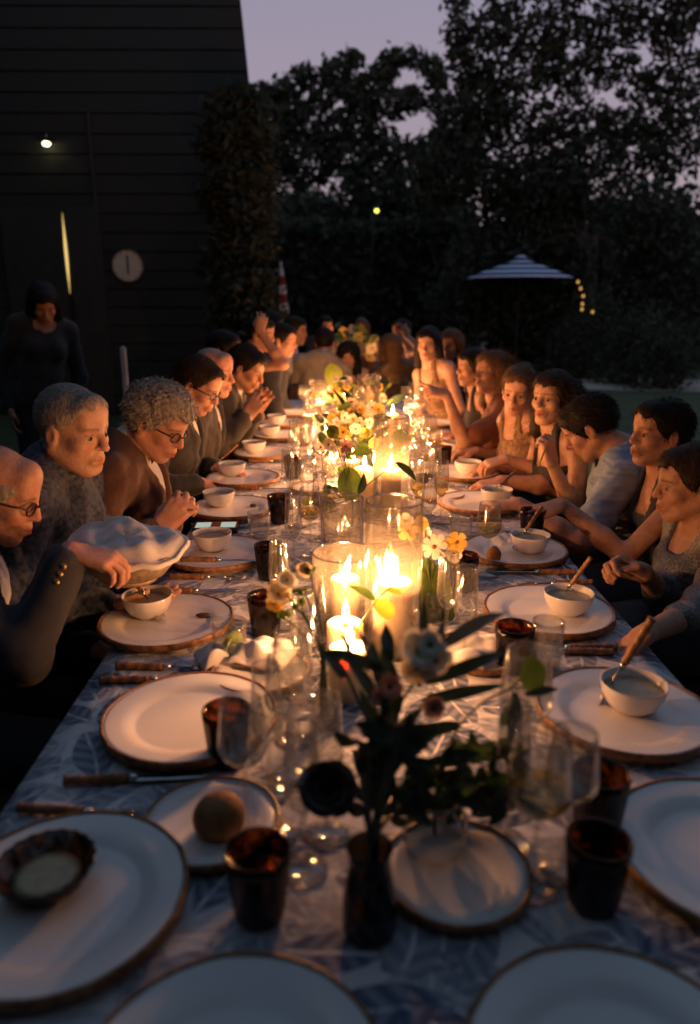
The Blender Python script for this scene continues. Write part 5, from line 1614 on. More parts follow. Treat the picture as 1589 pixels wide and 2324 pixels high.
    me, V_ = vx.mesh('person', base, skin_mat(skin))
    body = link('person', me, None, None, tuple(base))
    tag(body, label, 'person')
    # vertex colours: skin, lip, brow, eye, plus painted shade in mouth crease and sockets
    q = (V_ - Hc) @ HA.T / hs
    C_ = np.ones((len(V_), 4), F4)
    X, Y, Z = np.abs(q[:, 0]), q[:, 1], q[:, 2]
    def mix(m, c):
        m = np.clip(m, 0, 1)[:, None]
        C_[:, :3] = C_[:, :3] * (1 - m) + np.array(c, F4) * m
    inh = (np.abs(q) < .14).all(1)
    gs = lambda dd, s_: np.exp(-(dd / s_) ** 2) * inh
    mix(.5 * gs(np.sqrt((X - .045) ** 2 + (Y - .075) ** 2 + (Z + .03) ** 2), .02), (1.05, .80, .75))
    mix(.5 * gs(np.sqrt(X ** 2 + (Y - .112) ** 2 + (Z + .026) ** 2), .013), (1.05, .78, .72))
    lip = ((X < .023) & (Y > .083) & (np.abs(Z + .0635) < .0105 - .18 * X)) * inh
    mix(lip * (.9 if female else .55), (.86, .42, .40))
    if not female:
        mix(.35 * gs(np.sqrt((X * .6) ** 2 + (Y - .06) ** 2 + (Z + .085) ** 2), .035), (.72, .70, .70))
    hc = hair[1] if hair else (.3, .25, .2)
    bw = np.clip(1 - np.abs(Z - (.0255 - 4 * (X - .028) ** 2)) / .0065, 0, 1) * ((X > .012) & (X < .052) & (Y > .055)) * inh
    mix(bw * .95, np.minimum(np.array(hc), .16) / np.array(skin) * .55 + .03)
    ed = np.sqrt((X - .032) ** 2 + (Y - .0735) ** 2 + (Z - .003) ** 2)
    lid = ((ed < .0178) & (Y > .079)) * inh
    op = np.clip(1 - np.abs(Z - .0015) / .0068, 0, 1) * lid * (np.abs(X - .032) < .0125)
    mix(op * .9, (.85, 1.05, 1.2))
    mix(np.clip(1.4 - np.sqrt((X - .031) ** 2 + (Z - .001) ** 2) / .0048, 0, 1) * lid, (.10, .10, .10))
    mix(.8 * np.clip(1 - np.abs(Z - .0085) / .0052, 0, 1) * lid * (np.abs(X - .032) < .016), (.30, .22, .20))
    mix(.75 * np.clip(1 - np.abs(Z + .0630) / .0024, 0, 1) * (X < .025) * (Y > .082) * inh, (.38, .22, .20))  # painted shade in the mouth crease
    mix(.45 * gs(np.sqrt((X - .030) ** 2 + (Y - .085) ** 2 + (Z - .010) ** 2), .016), (.74, .62, .60))  # painted shade in the eye sockets below the brow
    at_ = me.color_attributes.new('Col', 'FLOAT_COLOR', 'POINT')
    at_.data.foreach_set('color', C_.ravel())
    if h < .0065:
        for sg in (-1, 1):
            c_ = Hd((sg * .032, .0755, .0008)) - base
            eb = MB().lathe([(EYE_R * math.sin(t), -EYE_R * math.cos(t)) for t in np.linspace(0, math.pi, 9)], 12)
            R3 = Matrix(HA.tolist()).transposed()
            eo = link('eye', mk('eye', [Vector(c_) + R3 @ (Vector((v.x, -v.z, v.y)) * hs) for v in eb.v], eb.f, M['eye_white']), None, body)
            ir = MB().lathe([(0, .0010), (.0030, .0008), (.0058, 0), (.0058, -.001), (0, -.001)], 12)
            dn = Vector((0, 1, -.05)).normalized()
            link('iris', mk('iris', [Vector(c_) + R3 @ ((Vector((v.x, 0, v.y)) + dn * (EYE_R * .93 + v.z)) * hs) for v in ir.v], ir.f, M['iris']), None, eo)
    # ---------------- hair
    if hair:
        style, hcol, hname = hair[0], hair[1], hair[2]
        hm = hair_mat(hname, hcol)
        th = {'short': .010, 'crop': .005, 'fringe': .004, 'curly': .019, 'wavy': .016, 'long': .014, 'bun': .012, 'bigcurl': .034}[style]
        ext = .17 if style not in ('long', 'bigcurl') else .30
        lo2 = Hc - np.array([ext, ext, ext + (.12 if style == 'long' else 0)]); hi2 = Hc + np.array([ext, ext, .17])
        hv = Vox(lo2, hi2, max(h, .0045))
        g = hv.full()
        q = [g[i] - Hc[i] for i in range(3)]
        x, y, z = [((HA[i][0] * q[0] + HA[i][1] * q[1] + HA[i][2] * q[2]) / hs).astype(F4) for i in range(3)]
        ax = np.abs(x)
        e = el((0, -.014, .036), (.0755 + th, .0965 + th, .0860 + th * 1.1), x)
        if style != 'fringe': e = sm(e, el((0, .06, .062), (.055 + th * .6, .0355 + th * .42, .045 + th * .8), x), .025)
        if style in ('curly', 'wavy', 'bigcurl'):
            e = sm(e, el((0, .02, .075), (.06 + th, .06, .045 + th), x), .03)
        rec = hair[3] if len(hair) > 3 else 0.0
        hl = np.interp(z.ravel() + (.007 * np.sin(x * 75 + seed * 2.3)).ravel() + (.003 * np.sin(x * 210 + seed)).ravel() - rec - .25 * np.clip(ax - .03, 0, 1).ravel() * (1 if rec else 0), HAIRLINE_Z, HAIRLINE_Y).reshape(z.shape).astype(F4)
        if style == 'bigcurl': hl = hl + .012
        cut = (y - hl) * .75
        if style in ('long', 'bigcurl'):
            sidec = cn((.066, -.015, .02), (.080, -.03, -.15), .035 + th * .4, .032 + th * .5)
            back = cn((0, -.075, .02), (0, -.095, -.20 if style == 'long' else -.13), .085 + th * .5, .06 + th * .5, x)
            e = -sm(-e, -cut, .012)
            e = sm(e, np.minimum(sidec, back), .02)
            e = np.maximum(e, np.maximum(-(np.maximum(-(y - .035), 0) + ax - .035 - .0), 0) * 0 + e)
            ph_ = (seed % 5 - 2) * .006
            face_hole = el((ph_, .078, -.048 + abs(ph_)), (.060, .068, .101), x)
            e = ss(e, face_hole, .012)
        else:
            e = -sm(-e, -cut, .012)
            ear = el((.084, -.004, -.004), (.016, .017, .030))
            e = ss(e, ear, .006)
        if style == 'fringe': e = np.maximum(e, z - .045 + .10 * (-y - .02))
        if style == 'bun': e = sm(e, el((0, -.105, .075), (.045, .042, .042), x), .02)
        hv.d[...] = (e * hs).astype(F4)
        lump = {'short': (.002, 60), 'crop': (.001, 80), 'fringe': (.002, 80), 'curly': (.012, 95), 'wavy': (.005, 45), 'long': (.003, 35), 'bun': (.002, 50), 'bigcurl': (.018, 75)}[style]
        hv.wrinkle(lump[0], lump[1], seed + 5, 6)
        hr = hv.mesh('hair', base, hm)
        if hr:
            hme, HV = hr
            hair_o = link('hair', hme, None, body)
            ns = {'crop': 3500, 'fringe': 1200}.get(style, 5000)
            if h > .006: ns = 500
            gg = np.random.default_rng(seed + 9)
            nrm = np.zeros(len(HV) * 3, F4); hme.vertices.foreach_get('normal', nrm); nrm = nrm.reshape(-1, 3)
            pick = gg.integers(0, len(HV), ns)
            P0 = HV[pick] - base
            n_ = nrm[pick]
            fl_ = -lk * .5 - ez * .55 + (0 if style != 'crop' else ez * .3)
            rg = .36 if style in ('curly', 'wavy', 'bigcurl') else .17
            d = n_ * gg.uniform(.12, .45, (ns, 1)) + fl_ * gg.uniform(.4, 1.0, (ns, 1)) + gg.normal(size=(ns, 3)) * rg
            d /= np.linalg.norm(d, axis=1)[:, None]
            ln = {'crop': .008, 'fringe': .008, 'short': .026, 'bun': .022, 'curly': .022, 'wavy': .026, 'long': .05, 'bigcurl': .035}[style] * gg.uniform(.5, 1.2, (ns, 1))
            sd_ = np.cross(d, gg.normal(size=(ns, 3))); sd_ /= np.linalg.norm(sd_, axis=1)[:, None]
            wd = .0008
            A_ = P0 - n_ * .002
            bnd = n_ * ln * -.25
            T_ = np.stack([A_ - sd_ * wd, A_ + sd_ * wd, A_ + d * ln * .55 + sd_ * wd * .8, A_ + d * ln * .55 - sd_ * wd * .8], 1).reshape(-1, 3)
            T2 = np.stack([A_ + d * ln * .55 - sd_ * wd * .8, A_ + d * ln * .55 + sd_ * wd * .8, A_ + d * ln + bnd + sd_ * wd * .2, A_ + d * ln + bnd - sd_ * wd * .2], 1).reshape(-1, 3)
            T_ = np.concatenate([T_, T2])
            lk_ = link('loose_hair', np_mesh('loose_hair', T_, quads_of(T_), hm), None, hair_o)
            lk_['kind'] = 'stuff'
    # ---------------- clothes
    top = top or dict(kind='shirt', mat=fab('dark_shirt', (.03, .03, .035)))
    ch = max(.0075, h * 1.25)
    def local(v):
        g = v.full()
        q = [g[i] - Hp[i] for i in range(3)]
        return [((TA[i][0] * q[0] + TA[i][1] * q[1] + TA[i][2] * q[2]) / (ws if i < 2 else fz)).astype(F4) for i in range(3)]
    def sleeve(v, infl, end, k=.03):
        for sd in ('R', 'L'):
            S0, E_, W = arms[sd]
            if end <= .5:
                v.cone(S0, S0 + (E_ - S0) * end * 2, .05 * ws + infl, .047 * ws + infl * 1.3, k)
            else:
                v.cone(S0, E_, .05 * ws + infl, .041 * ws + infl, k)
                v.cone(E_, E_ + (W - E_) * ((end - .5) * 2), .041 * ws + infl, .030 * ws + infl * 1.1, k)
    kd = top['kind']
    if kd == 'jacket':
        sv = Vox(lo, hi, ch)
        torso_into(sv, .006)
        sv.cone(N_ - u * .01, N_ + u * .035 - f * .002, .066, .0615, .01)
        for sd in ('R', 'L'):
            S0, E_, W = arms[sd]
            sv.cone(E_ + (W - E_) * .6, E_ + (W - E_) * .93, .037 * ws, .034 * ws, 0)
        sv.wrinkle(.0025, 28, seed + 2)
        link('shirt', sv.mesh('shirt', base, top.get('shirt', fab('white_shirt', (.72, .71, .72), (.66, .65, .67))))[0], None, body)
        jv = Vox(lo, hi, ch)
        torso_into(jv, .019, .045)
        lx, ly, lz = local(jv)
        vw = np.clip((lz - .17) / .30, 0, 1) * .062 + .0
        lap = np.clip(1 - np.abs(np.abs(lx) - vw - .022) / .024, 0, 1) * (ly > .02) * np.clip((lz - .15) / .04, 0, 1) * np.clip((.50 - lz) / .03, 0, 1)
        jv.d -= (.0065 * np.clip(lap * 3, 0, 1)).astype(F4)
        cutv = np.maximum(np.maximum(np.abs(lx) - vw, .015 - ly), .165 - lz)
        jv.merge(tuple(slice(None) for _ in range(3)), cutv.astype(F4), .003, 's')
        jv.cone(N_ - u * .03, N_ + u * .1, .069, .078, .008, 's')
        jv.d = np.maximum(jv.d, (-(lz + .09)).astype(F4) * .5)
        sleeve(jv, .014, .93)
        jv.wrinkle(.010, 13, seed + 3, 4)
        jv.wrinkle(.004, 34, seed + 33, 5)
        jo = link('jacket', jv.mesh('jacket', base, top['mat'])[0], None, body)
        for bq in top.get('buttons', ()):
            MB().lathe([(0, .004), (.005, .003), (.0075, 0), (.0075, -.002), (0, -.002)], 12).build('button', M['brass'], jo, tuple(np.array(bq) - base), rot=(R(70), 0, R(40)))
    elif kd in ('shirt', 'tee'):
        sv = Vox(lo, hi, ch)
        torso_into(sv, .014, .045)
        sleeve(sv, .012, top.get('end', .95 if kd == 'shirt' else .36))
        if kd == 'shirt':
            sv.cone(N_ - u * .01, N_ + u * .03, .072, .068, .015)
            sv.cone(N_ + u * .02, N_ + u * .12, .058, .066, .004, 's')
        else: sv.cone(N_ - u * .02 + f * .01, N_ + u * .1, .075, .09, .006, 's')
        sv.wrinkle(.010, 14, seed + 3, 4)
        sv.wrinkle(.004, 36, seed + 33, 5)
        link('shirt' if kd == 'shirt' else 'top', sv.mesh('shirt', base, top['mat'])[0], None, body)
    else:
        dv_ = Vox(lo, hi, ch)
        torso_into(dv_, .011, .04)
        if top.get('end'): sleeve(dv_, .010, top['end'])
        lx, ly, lz = local(dv_)
        nl_ = top.get('neck', .40)
        if top.get('strap', True):
            cutv = np.where(np.abs(np.abs(lx) - .085) < .022, -.01, (lz - nl_ - .35 * np.clip(np.abs(lx) - .02, 0, .1) * (1 if top.get('v') else 0)) * .8)
        else: cutv = (lz - nl_) * .8
        if not top.get('end'):
            dv_.d = np.maximum(dv_.d, cutv.astype(F4))
            dv_.d = np.maximum(dv_.d, ((np.abs(lx) - .165) * .8).astype(F4))
        else: dv_.cone(N_ - u * .05 + f * .03, N_ + u * .1, .075, .10, .006, 's')
        dv_.wrinkle(.006, 24, seed + 3)
        link('dress', dv_.mesh('dress', base, top['mat'])[0], None, body)
    # legs: trousers or skirt, and shoes
    if legs:
        lm = top.get('legs', fab('dark_trousers', (.02, .021, .026), (.028, .028, .034)))
        kn, an = {}, {}
        for sd in ('R', 'L'):
            sg = 1 if sd == 'R' else -1
            rr_ = np.cross(fw, [0, 0, 1.0])
            if standing:
                kn[sd] = Hp + rr_ * sg * .10 + fw * .02 - np.array([0, 0, .44]); an[sd] = Hp + rr_ * sg * .11 - np.array([0, 0, .85])
            else:
                kn[sd] = Hp + fw * .43 + rr_ * sg * .11 + np.array([0, 0, -.035]); an[sd] = kn[sd] + fw * .0 - np.array([0, 0, kn[sd][2] - .085])
        allp = np.array([Hp, Hp] + list(kn.values()) + list(an.values()))
        lv = Vox(allp.min(0) - .2, allp.max(0) + .2, .014)
        lv.ell(Hp + np.array([0, 0, .0]), [.165 * ws, .125 * ws, .10], np.stack([np.cross(fw, [0, 0, 1.]), fw, [0, 0, 1.]]), .04)
        for sd in ('R', 'L'):
            sg = 1 if sd == 'R' else -1
            h0 = Hp + np.cross(fw, [0, 0, 1.]) * sg * .085
            lv.cone(h0, kn[sd], .082 * ws, .062 * ws, .04)
            lv.cone(kn[sd], an[sd], .062 * ws, .050 * ws, .03)
        if female and not standing: lv.cone(Hp + fw * .1, (kn['R'] + kn['L']) / 2, .10, .10, .08)
        lv.wrinkle(.008, 18, seed + 4)
        link('skirt' if female else 'trousers', lv.mesh('trousers', base, lm)[0], None, body)
        for sd in ('R', 'L'):
            a = an[sd]
            s_ = Vox(np.minimum(a, a + fw * .2) - .1, np.maximum(a, a + fw * .2) + .1, .012)
            s_.cone([a[0], a[1], .045], [a[0] + fw[0] * .15, a[1] + fw[1] * .15, .032], .042, .032, .01)
            s_.cone([a[0], a[1], .09], [a[0], a[1], .045], .045, .042, .02)
            s_.d = np.maximum(s_.d, (.004 - s_.full()[2]).astype(F4))
            link('shoe', s_.mesh('shoe', base, M['phone_black'])[0], None, body)
    # ---------------- extras
    Hl = lambda p: Vector(Hd(p) - base)
    for ex_ in extras:
        if ex_ == 'glasses':
            mb = MB()
            for sg in (-1, 1):
                mb.tube([Hl((sg * .033 + .022 * math.cos(t), .104 - .012 * abs(.033 * sg + .022 * math.cos(t)) / .055, .001 + .017 * math.sin(t))) for t in np.linspace(0, 2 * math.pi, 17)], .0022, 6, False)
                mb.tube([Hl((sg * .055, .094, .006)), Hl((sg * .074, .06, .008)), Hl((sg * .0805, .0, .008)), Hl((sg * .079, -.016, -.006))], .0022, 6)
            mb.tube([Hl((-.011, .106, .004)), Hl((0, .109, .007)), Hl((.011, .106, .004))], .002, 6)
            go = mb.build('glasses', M['phone_black'], body)
            for sg in (-1, 1):
                ring = [Hl((sg * .033 + .021 * math.cos(t), .104 - .012 * abs(.033 * sg + .021 * math.cos(t)) / .055, .001 + .016 * math.sin(t))) for t in np.linspace(0, 2 * math.pi, 17)[:-1]]
                MB().add(ring, [tuple(range(16))]).build('lens', M['clear_glass'], go)
        if ex_[0] == 'bow':
            c = np.array(N_ + f * .075 + u * .008)
            mb = MB()
            for sg in (-1, 1):
                vs_ = []
                for (a, b) in ((.004, .007), (.02, .014), (.042, .021), (.05, .017)):
                    for (dz, dy) in ((-b, 0), (0, .009), (b, 0), (0, -.006)):
                        vs_.append(c + r * (sg * a) + u * dz + f * dy - base)
                fs = [(i * 4 + k, i * 4 + (k + 1) % 4, i * 4 + 4 + (k + 1) % 4, i * 4 + 4 + k) for i in range(3) for k in range(4)] + [(12, 13, 14, 15)]
                mb.add([Vector(v) for v in vs_], fs)
            mb.box(Vector(c + f * .005 - base), (.016, .016, .018))
            mb.build('bow_tie', ex_[1], body)
        if ex_[0] == 'tie':
            c = np.array(N_ + f * .068 + u * .005)
            vs_, fs = [], []
            for i in range(10):
                t = i / 9
                p = Tl((0, 0, .495 - .34 * t))
                yy = .078 + (.135 - .078) * min(1, t * 2.2)
                p = p + f * (yy * ws + .006)
                wdt = .012 + .03 * min(1, t * 1.3) if i > 1 else (.017 if i == 0 else .011)
                vs_ += [p - r * wdt - base, p + f * .006 - base, p + r * wdt - base]
            for i in range(9):
                for k in range(2): fs.append((i * 3 + k, i * 3 + k + 1, i * 3 + 4 + k, i * 3 + 3 + k))
            o = MB().add([Vector(v) for v in vs_], fs).build('tie', ex_[1], body)
        if ex_[0] == 'watch':
            S0, E_, W = arms[ex_[1]]
            d_ = unit(W - E_)
            a_ = Vector(W - d_ * .022 - base); b_ = Vector(W - d_ * .004 - base)
            wo = MB().tube([a_, a_.lerp(b_, .3), a_.lerp(b_, .7), b_], [.0275 * ws, .0292 * ws, .0292 * ws, .0275 * ws], 20).build('watch', M['brass'], body)
            zz = arms[ex_[1] + 'h'][2]
            MB().lathe([(0, .004), (.012, .004), (.014, 0), (0, -.004)], 16).build('watch_face', M['steel'], wo, tuple(a_.lerp(b_, .5) + Vector(zz) * .029))
        if ex_[0] == 'earring':
            MB().lathe([(0, -.006), (.004, -.003), (.005, 0), (.003, .005), (0, .006)], 10).build('earring', M['brass'], body, tuple(Hl((ex_[1] * .082, -.005, -.044))))
        if ex_[0] == 'bracelet':
            S0, E_, W = arms[ex_[1]]
            d_ = unit(W - E_)
            MB().tube([Vector(W - d_ * .03 - base), Vector(W - d_ * .018 - base)], .029 * ws, 18).build('bracelet', M['steel'], body)
    if seat and not standing:
        yaw = math.atan2(fw[1], fw[0]) - math.pi / 2
        cp = Hp + fw * .06
        chair_for((cp[0], cp[1]), yaw, chair_label or ' '.join(('dark wooden chair of the ' + label).split()[:15]))
    return body, arms, Hd

PI_ = math.pi
navy = fab('navy_blazer', (.022, .025, .038), (.03, .034, .048))
tux = fab('black_tuxedo', (.02, .02, .022), (.028, .028, .03))
brown = fab('brown_blazer', (.13, .058, .032), (.09, .04, .024), 120)
charcoal = fab('charcoal_suit', (.035, .032, .030), (.05, .045, .042))
pattern = fab('patterned_shirt', (.085, .11, .16), (.012, .016, .03), 75)
beige = fab('beige_jacket', (.36, .31, .23), (.30, .26, .19))
palecl = fab('pale_shirt', (.55, .52, .50), (.46, .44, .43))
white = fab('white_shirt', (.72, .71, .72), (.66, .65, .67))
tan = fab('tan_dress', (.36, .23, .13), (.16, .09, .05), 55)
sequin = pmat('sequin_dress', (.16, .10, .05), (.05, .03, .018), 190, .3, .8, 220, metal=.5)
greyseq = pmat('grey_sequins', (.22, .23, .24), (.06, .065, .07), 160, .35, .8, 200, metal=.3)
blackd = fab('black_dress', (.022, .022, .024), (.032, .032, .034))
bluet = pmat('blue_stripe_top', (.36, .47, .62), (.20, .29, .44), 34, .85, .3, 300, stretch=(.25, .25, 2.4))
rust = fab('rust_top', (.20, .06, .03), (.12, .04, .02))
redtie = fab('red_bow', (.22, .03, .02), (.12, .015, .012), 200)
blktie = fab('black_tie', (.012, .012, .014))
paletie = fab('patterned_tie', (.25, .16, .10), (.05, .04, .04), 120)
GREY = ((.42, .38, .33), 'grey_hair'); SILV = ((.42, .36, .30), 'silver_hair'); DARK = ((.014, .010, .008), 'dark_hair'); BROWN = ((.035, .02, .012), 'brown_hair'); LIGHTB = ((.16, .085, .04), 'light_brown_hair')
def P3(u, v, Y): return np.array(at(u, v, Y))
tanned = (.52, .30, .20); fair = (.61, .38, .27); rosy = (.61, .34, .24)

# ---- left row, all turned to the table
b_, a_, _ = person('bald man in glasses and navy blazer reaching into the breadbasket', P3(-10, 1122, 1.66), (-.96, 1.58), (.93, .10, -.36), size=.97, skin=rosy, hair=('fringe', *GREY), top=dict(kind='jacket', mat=navy), seed=1, extras=('glasses',),
       hands={'R': dict(w=P3(158, 1252, 1.58), fd=(.92, .12, -.22), pn=(.1, .1, -1), curl=.55, pole=(-.3, -.5, -.9)), 'L': dict(w=(-.62, 1.72, .66), fd=(1, .2, 0), pn=(0, 0, -1), curl=.3)})
S0, E_, W = a_['R']
arm_d = unit(W - E_)
for k in range(3):     # gold sleeve buttons
    q = W - arm_d * (.035 + .018 * k) + np.cross(arm_d, [0, 0, 1.]) * .0 + unit(np.array(CAM) - W) * .049
    MB().lathe([(0, .004), (.005, .003), (.0078, 0), (.0078, -.003), (0, -.003)], 12).build('button', M['brass'], b_, tuple(q - np.array([-.96, 1.58, 0])), rot=(R(75), 0, R(10)))
person('crew cut man in dark patterned shirt holding the breadbasket', P3(165, 976, 1.97), (-.90, 1.98), (.90, -.34, -.16), size=1.0, weight=1.1, skin=fair, hair=('crop', *SILV, .018), top=dict(kind='shirt', mat=pattern), seed=2,
       hands={'R': dict(w=P3(250, 1372, 1.74), fd=(.95, .1, .05), pn=(0, 0, 1), curl=.15), 'L': dict(w=P3(330, 1245, 1.96), fd=(.5, -.7, -.1), pn=(-.2, -.6, .6), curl=.4)})
person('curly grey haired man in brown blazer with hands folded', P3(357, 960, 2.40), (-.80, 2.42), (.78, -.26, -.44), roll=4, size=1.0, skin=rosy, hair=('curly', *GREY, .004), top=dict(kind='jacket', mat=brown), seed=3, extras=('glasses', ('bow', redtie)),
       hands={'R': dict(w=P3(362, 1205, 2.12), fd=(.55, .25, .65), pn=(.3, .9, -.2), curl=.62, thumb=.2), 'L': dict(w=P3(385, 1185, 2.24), fd=(.5, -.15, .7), pn=(.3, -.9, -.1), curl=.60, thumb=.2)})
person('man in glasses and black tuxedo with white shirt bending to his soup', P3(448, 875, 3.20), (-.86, 3.22), (.84, -.18, -.46), size=1.0, skin=rosy, hair=('short', *BROWN, .022), top=dict(kind='jacket', mat=tux), seed=4, extras=('glasses', ('bow', blktie)),
       hands={'R': dict(w=P3(458, 1098, 3.05), fd=(.95, .05, -.15), pn=(.1, .2, -.9), curl=.55), 'L': dict(w=P3(495, 1060, 3.28), fd=(.9, -.2, -.1), pn=(0, 0, -1), curl=.4)})
person('bald man just past the tuxedo, half hidden', P3(484, 846, 3.62), (-.84, 3.64), (.90, -.30, -.12), size=1.0, skin=rosy, hair=('fringe', *GREY), top=dict(kind='jacket', mat=charcoal), seed=5, h=.006, extras=(('bow', blktie),))
person('dark haired man in a suit and tie with clasped hands raised', P3(558, 836, 4.05), (-.80, 4.08), (.87, -.20, -.42), size=1.0, skin=tanned, hair=('short', *DARK, .005), top=dict(kind='jacket', mat=charcoal), seed=6, h=.0055, extras=(('tie', paletie),),
       hands={'R': dict(w=P3(562, 945, 3.86), fd=(.55, .2, .8), pn=(.2, .95, 0), curl=.5), 'L': dict(w=P3(585, 930, 3.96), fd=(.45, -.1, .85), pn=(.2, -.95, 0), curl=.5)})
person('dark haired man leaning back behind the man with clasped hands', P3(508, 797, 4.50), (-.90, 4.54), (.92, -.2, -.15), size=.98, skin=tanned, hair=('short', *DARK), top=dict(kind='jacket', mat=tux), seed=7, h=.008)
person('person with bare arm raised to the head on the far left side', P3(592, 760, 4.82), (-.80, 4.86), (.85, -.3, -.1), size=.95, female=True, skin=tanned, hair=('short', *DARK), top=dict(kind='dress', mat=blackd, neck=.38), seed=8, h=.008,
       hands={'R': dict(w=P3(590, 752, 4.62), fd=(.2, .3, 1), pn=(-.2, 1, 0), curl=.4, pole=(.8, -.3, -.9))})
person('young dark haired man in a dark suit at the far left side', P3(642, 773, 5.25), (-.66, 5.30), (.88, -.3, -.15), size=.95, skin=tanned, hair=('short', *DARK), top=dict(kind='jacket', mat=navy), seed=9, h=.008)
person('man with short dark hair turned away at the second table', P3(617, 738, 6.9), (-.74, 6.95), (.80, .45, -.1), size=1.0, skin=tanned, hair=('short', *DARK), top=dict(kind='jacket', mat=tux), seed=10, h=.010)
person('man in white shirt reaching over the second table', P3(669, 752, 6.5), (-.62, 6.75), (.92, -.2, -.1), size=1.0, skin=tanned, hair=('short', *DARK), top=dict(kind='shirt', mat=white), seed=11, h=.010,
       hands={'R': dict(w=P3(712, 812, 6.55), fd=(1, .1, -.2), pn=(0, 0, -1), curl=.3)})
# ---- beyond the end of the long table
person('man in beige jacket seated with his back to the long table', P3(737, 778, 6.42), (-.24, 6.36), (.12, .97, -.1), (.05, 1), size=1.02, skin=tanned, hair=('short', *DARK), top=dict(kind='jacket', mat=beige), seed=12, h=.008,
       chair_label='dark wooden dining chair with its back to the long table')
person('woman with big dark curls turned towards the long table', P3(791, 812, 6.38), (.10, 6.50), (-.05, -.98, -.12), (.0, -1), size=.95, female=True, skin=tanned, hair=('bigcurl', *DARK), top=dict(kind='dress', mat=blackd), seed=13, h=.007)
person('woman with long hair in a sequin dress seen from behind', P3(884, 790, 6.40), (.50, 6.36), (-.35, .92, 0), (-.2, 1), size=1.0, female=True, skin=tanned, hair=('long', *LIGHTB), top=dict(kind='dress', mat=sequin, end=.9), seed=14, h=.008)
person('bearded man at the far end of the second table', P3(741, 742, 9.0), (-.20, 9.15), (.1, -.98, -.05), (0, -1), size=1.0, skin=tanned, hair=('short', *DARK), top=dict(kind='jacket', mat=tux), seed=15, h=.012)
person('woman with long light hair beside the golden bouquet', P3(820, 745, 8.6), (.30, 8.75), (-.2, -.97, -.1), (0, -1), size=.98, female=True, skin=tanned, hair=('long', *LIGHTB), top=dict(kind='dress', mat=rust, neck=.36), seed=16, h=.012)
# ---- right row, all turned to the table
b_, a0, _ = person('woman with wristwatch and grey sequin sleeve stirring her soup', P3(1568, 1100, 2.06), (1.12, 2.04), (-.96, .05, -.08), (-1, 0), size=1.0, female=True, skin=tanned, hair=('bun', *BROWN, .006), top=dict(kind='dress', mat=greyseq, end=.72), seed=20, extras=(('watch', 'R'),),
       hands={'R': dict(w=P3(1462, 1302, 1.82), fd=(-.92, .05, .30), pn=(-.2, -.75, -.5), curl=.75, thumb=.7), 'L': dict(w=P3(1468, 1438, 1.52), fd=(-.66, .12, -.62), pn=(-.35, .1, -.8), curl=.5, thumb=.6)})
person('woman with short dark hair in profile reaching across the table', P3(1497, 985, 2.42), (1.20, 2.40), (-.95, -.20, .04), (-1, 0), size=1.0, female=True, skin=tanned, hair=('short', *DARK, .006), top=dict(kind='dress', mat=blackd, neck=.36), seed=21, extras=(('earring', 1),),
       hands={'R': dict(w=P3(1450, 1190, 2.55), fd=(-.9, .2, .1), pn=(0, 0, -1), curl=.5), 'L': dict(w=P3(1278, 1146, 2.36), fd=(-.93, -.05, -.22), pn=(-.1, .25, -.9), curl=.35, spread=1.2, thumb=.8, pole=(.3, -.5, -.9))})
person('diner in pale blue striped top bowing over the table', P3(1340, 972, 2.78), (1.16, 2.74), (-.74, .34, -.56), (-.95, .3), size=1.0, weight=1.0, skin=tanned, hair=('short', *DARK), top=dict(kind='tee', mat=bluet), seed=22,
       hands={'R': dict(w=(.66, 3.0, .79), fd=(-1, -.1, -.1), pn=(0, 0, -1), curl=.4), 'L': dict(w=(.64, 2.60, .80), fd=(-1, .2, -.1), pn=(0, 0, -1), curl=.4)})
person('dark haired woman resting her chin on her raised hand', P3(1254, 906, 3.06), (1.06, 3.10), (-.74, -.66, .06), (-.95, -.25), size=1.0, female=True, skin=fair, hair=('long', *BROWN), top=dict(kind='dress', mat=blackd, neck=.37), seed=23,
       hands={'L': dict(w=P3(1252, 1052, 2.84), fd=(-.15, .1, 1), pn=(-.5, .6, .2), curl=.78, thumb=.5, pole=(.2, -.1, -1)), 'R': dict(w=(.68, 3.25, .80), fd=(-1, -.1, -.1), pn=(0, 0, -1), curl=.4)})
person('woman in tan patterned dress leaning towards the candles', P3(1176, 886, 3.40), (1.0, 3.48), (-.42, -.86, -.24), (-.95, -.3), roll=6, size=.98, female=True, skin=fair, hair=('bun', *LIGHTB, .012), top=dict(kind='dress', mat=tan, neck=.40, v=True), seed=24, h=.005,
       hands={'L': dict(w=P3(1150, 1042, 3.14), fd=(-.95, .1, -.22), pn=(-.1, .2, -.95), curl=.45), 'R': dict(w=(.66, 3.62, .80), fd=(-1, 0, 0), pn=(0, 0, -1), curl=.4)})
person('woman in rust top pointing along the table', P3(1118, 848, 3.90), (.98, 3.94), (-.80, -.30, .10), (-1, 0), roll=-5, size=1.0, female=True, skin=tanned, hair=('long', *LIGHTB), top=dict(kind='tee', mat=rust), seed=25, h=.006,
       hands={'L': dict(w=P3(1015, 898, 3.70), fd=(-.95, .12, .28), pn=(-.1, .5, -.7), curl=.75, point=True, thumb=.3, pole=(.1, -.3, -1)), 'R': dict(w=(.64, 4.1, .80), fd=(-1, 0, 0), pn=(0, 0, -1), curl=.4)})
person('woman in black half hidden behind the pointing arm', P3(1072, 836, 4.42), (.98, 4.46), (-.9, -.3, 0), (-1, 0), size=.96, female=True, skin=tanned, hair=('long', *DARK), top=dict(kind='dress', mat=blackd), seed=26, h=.008)
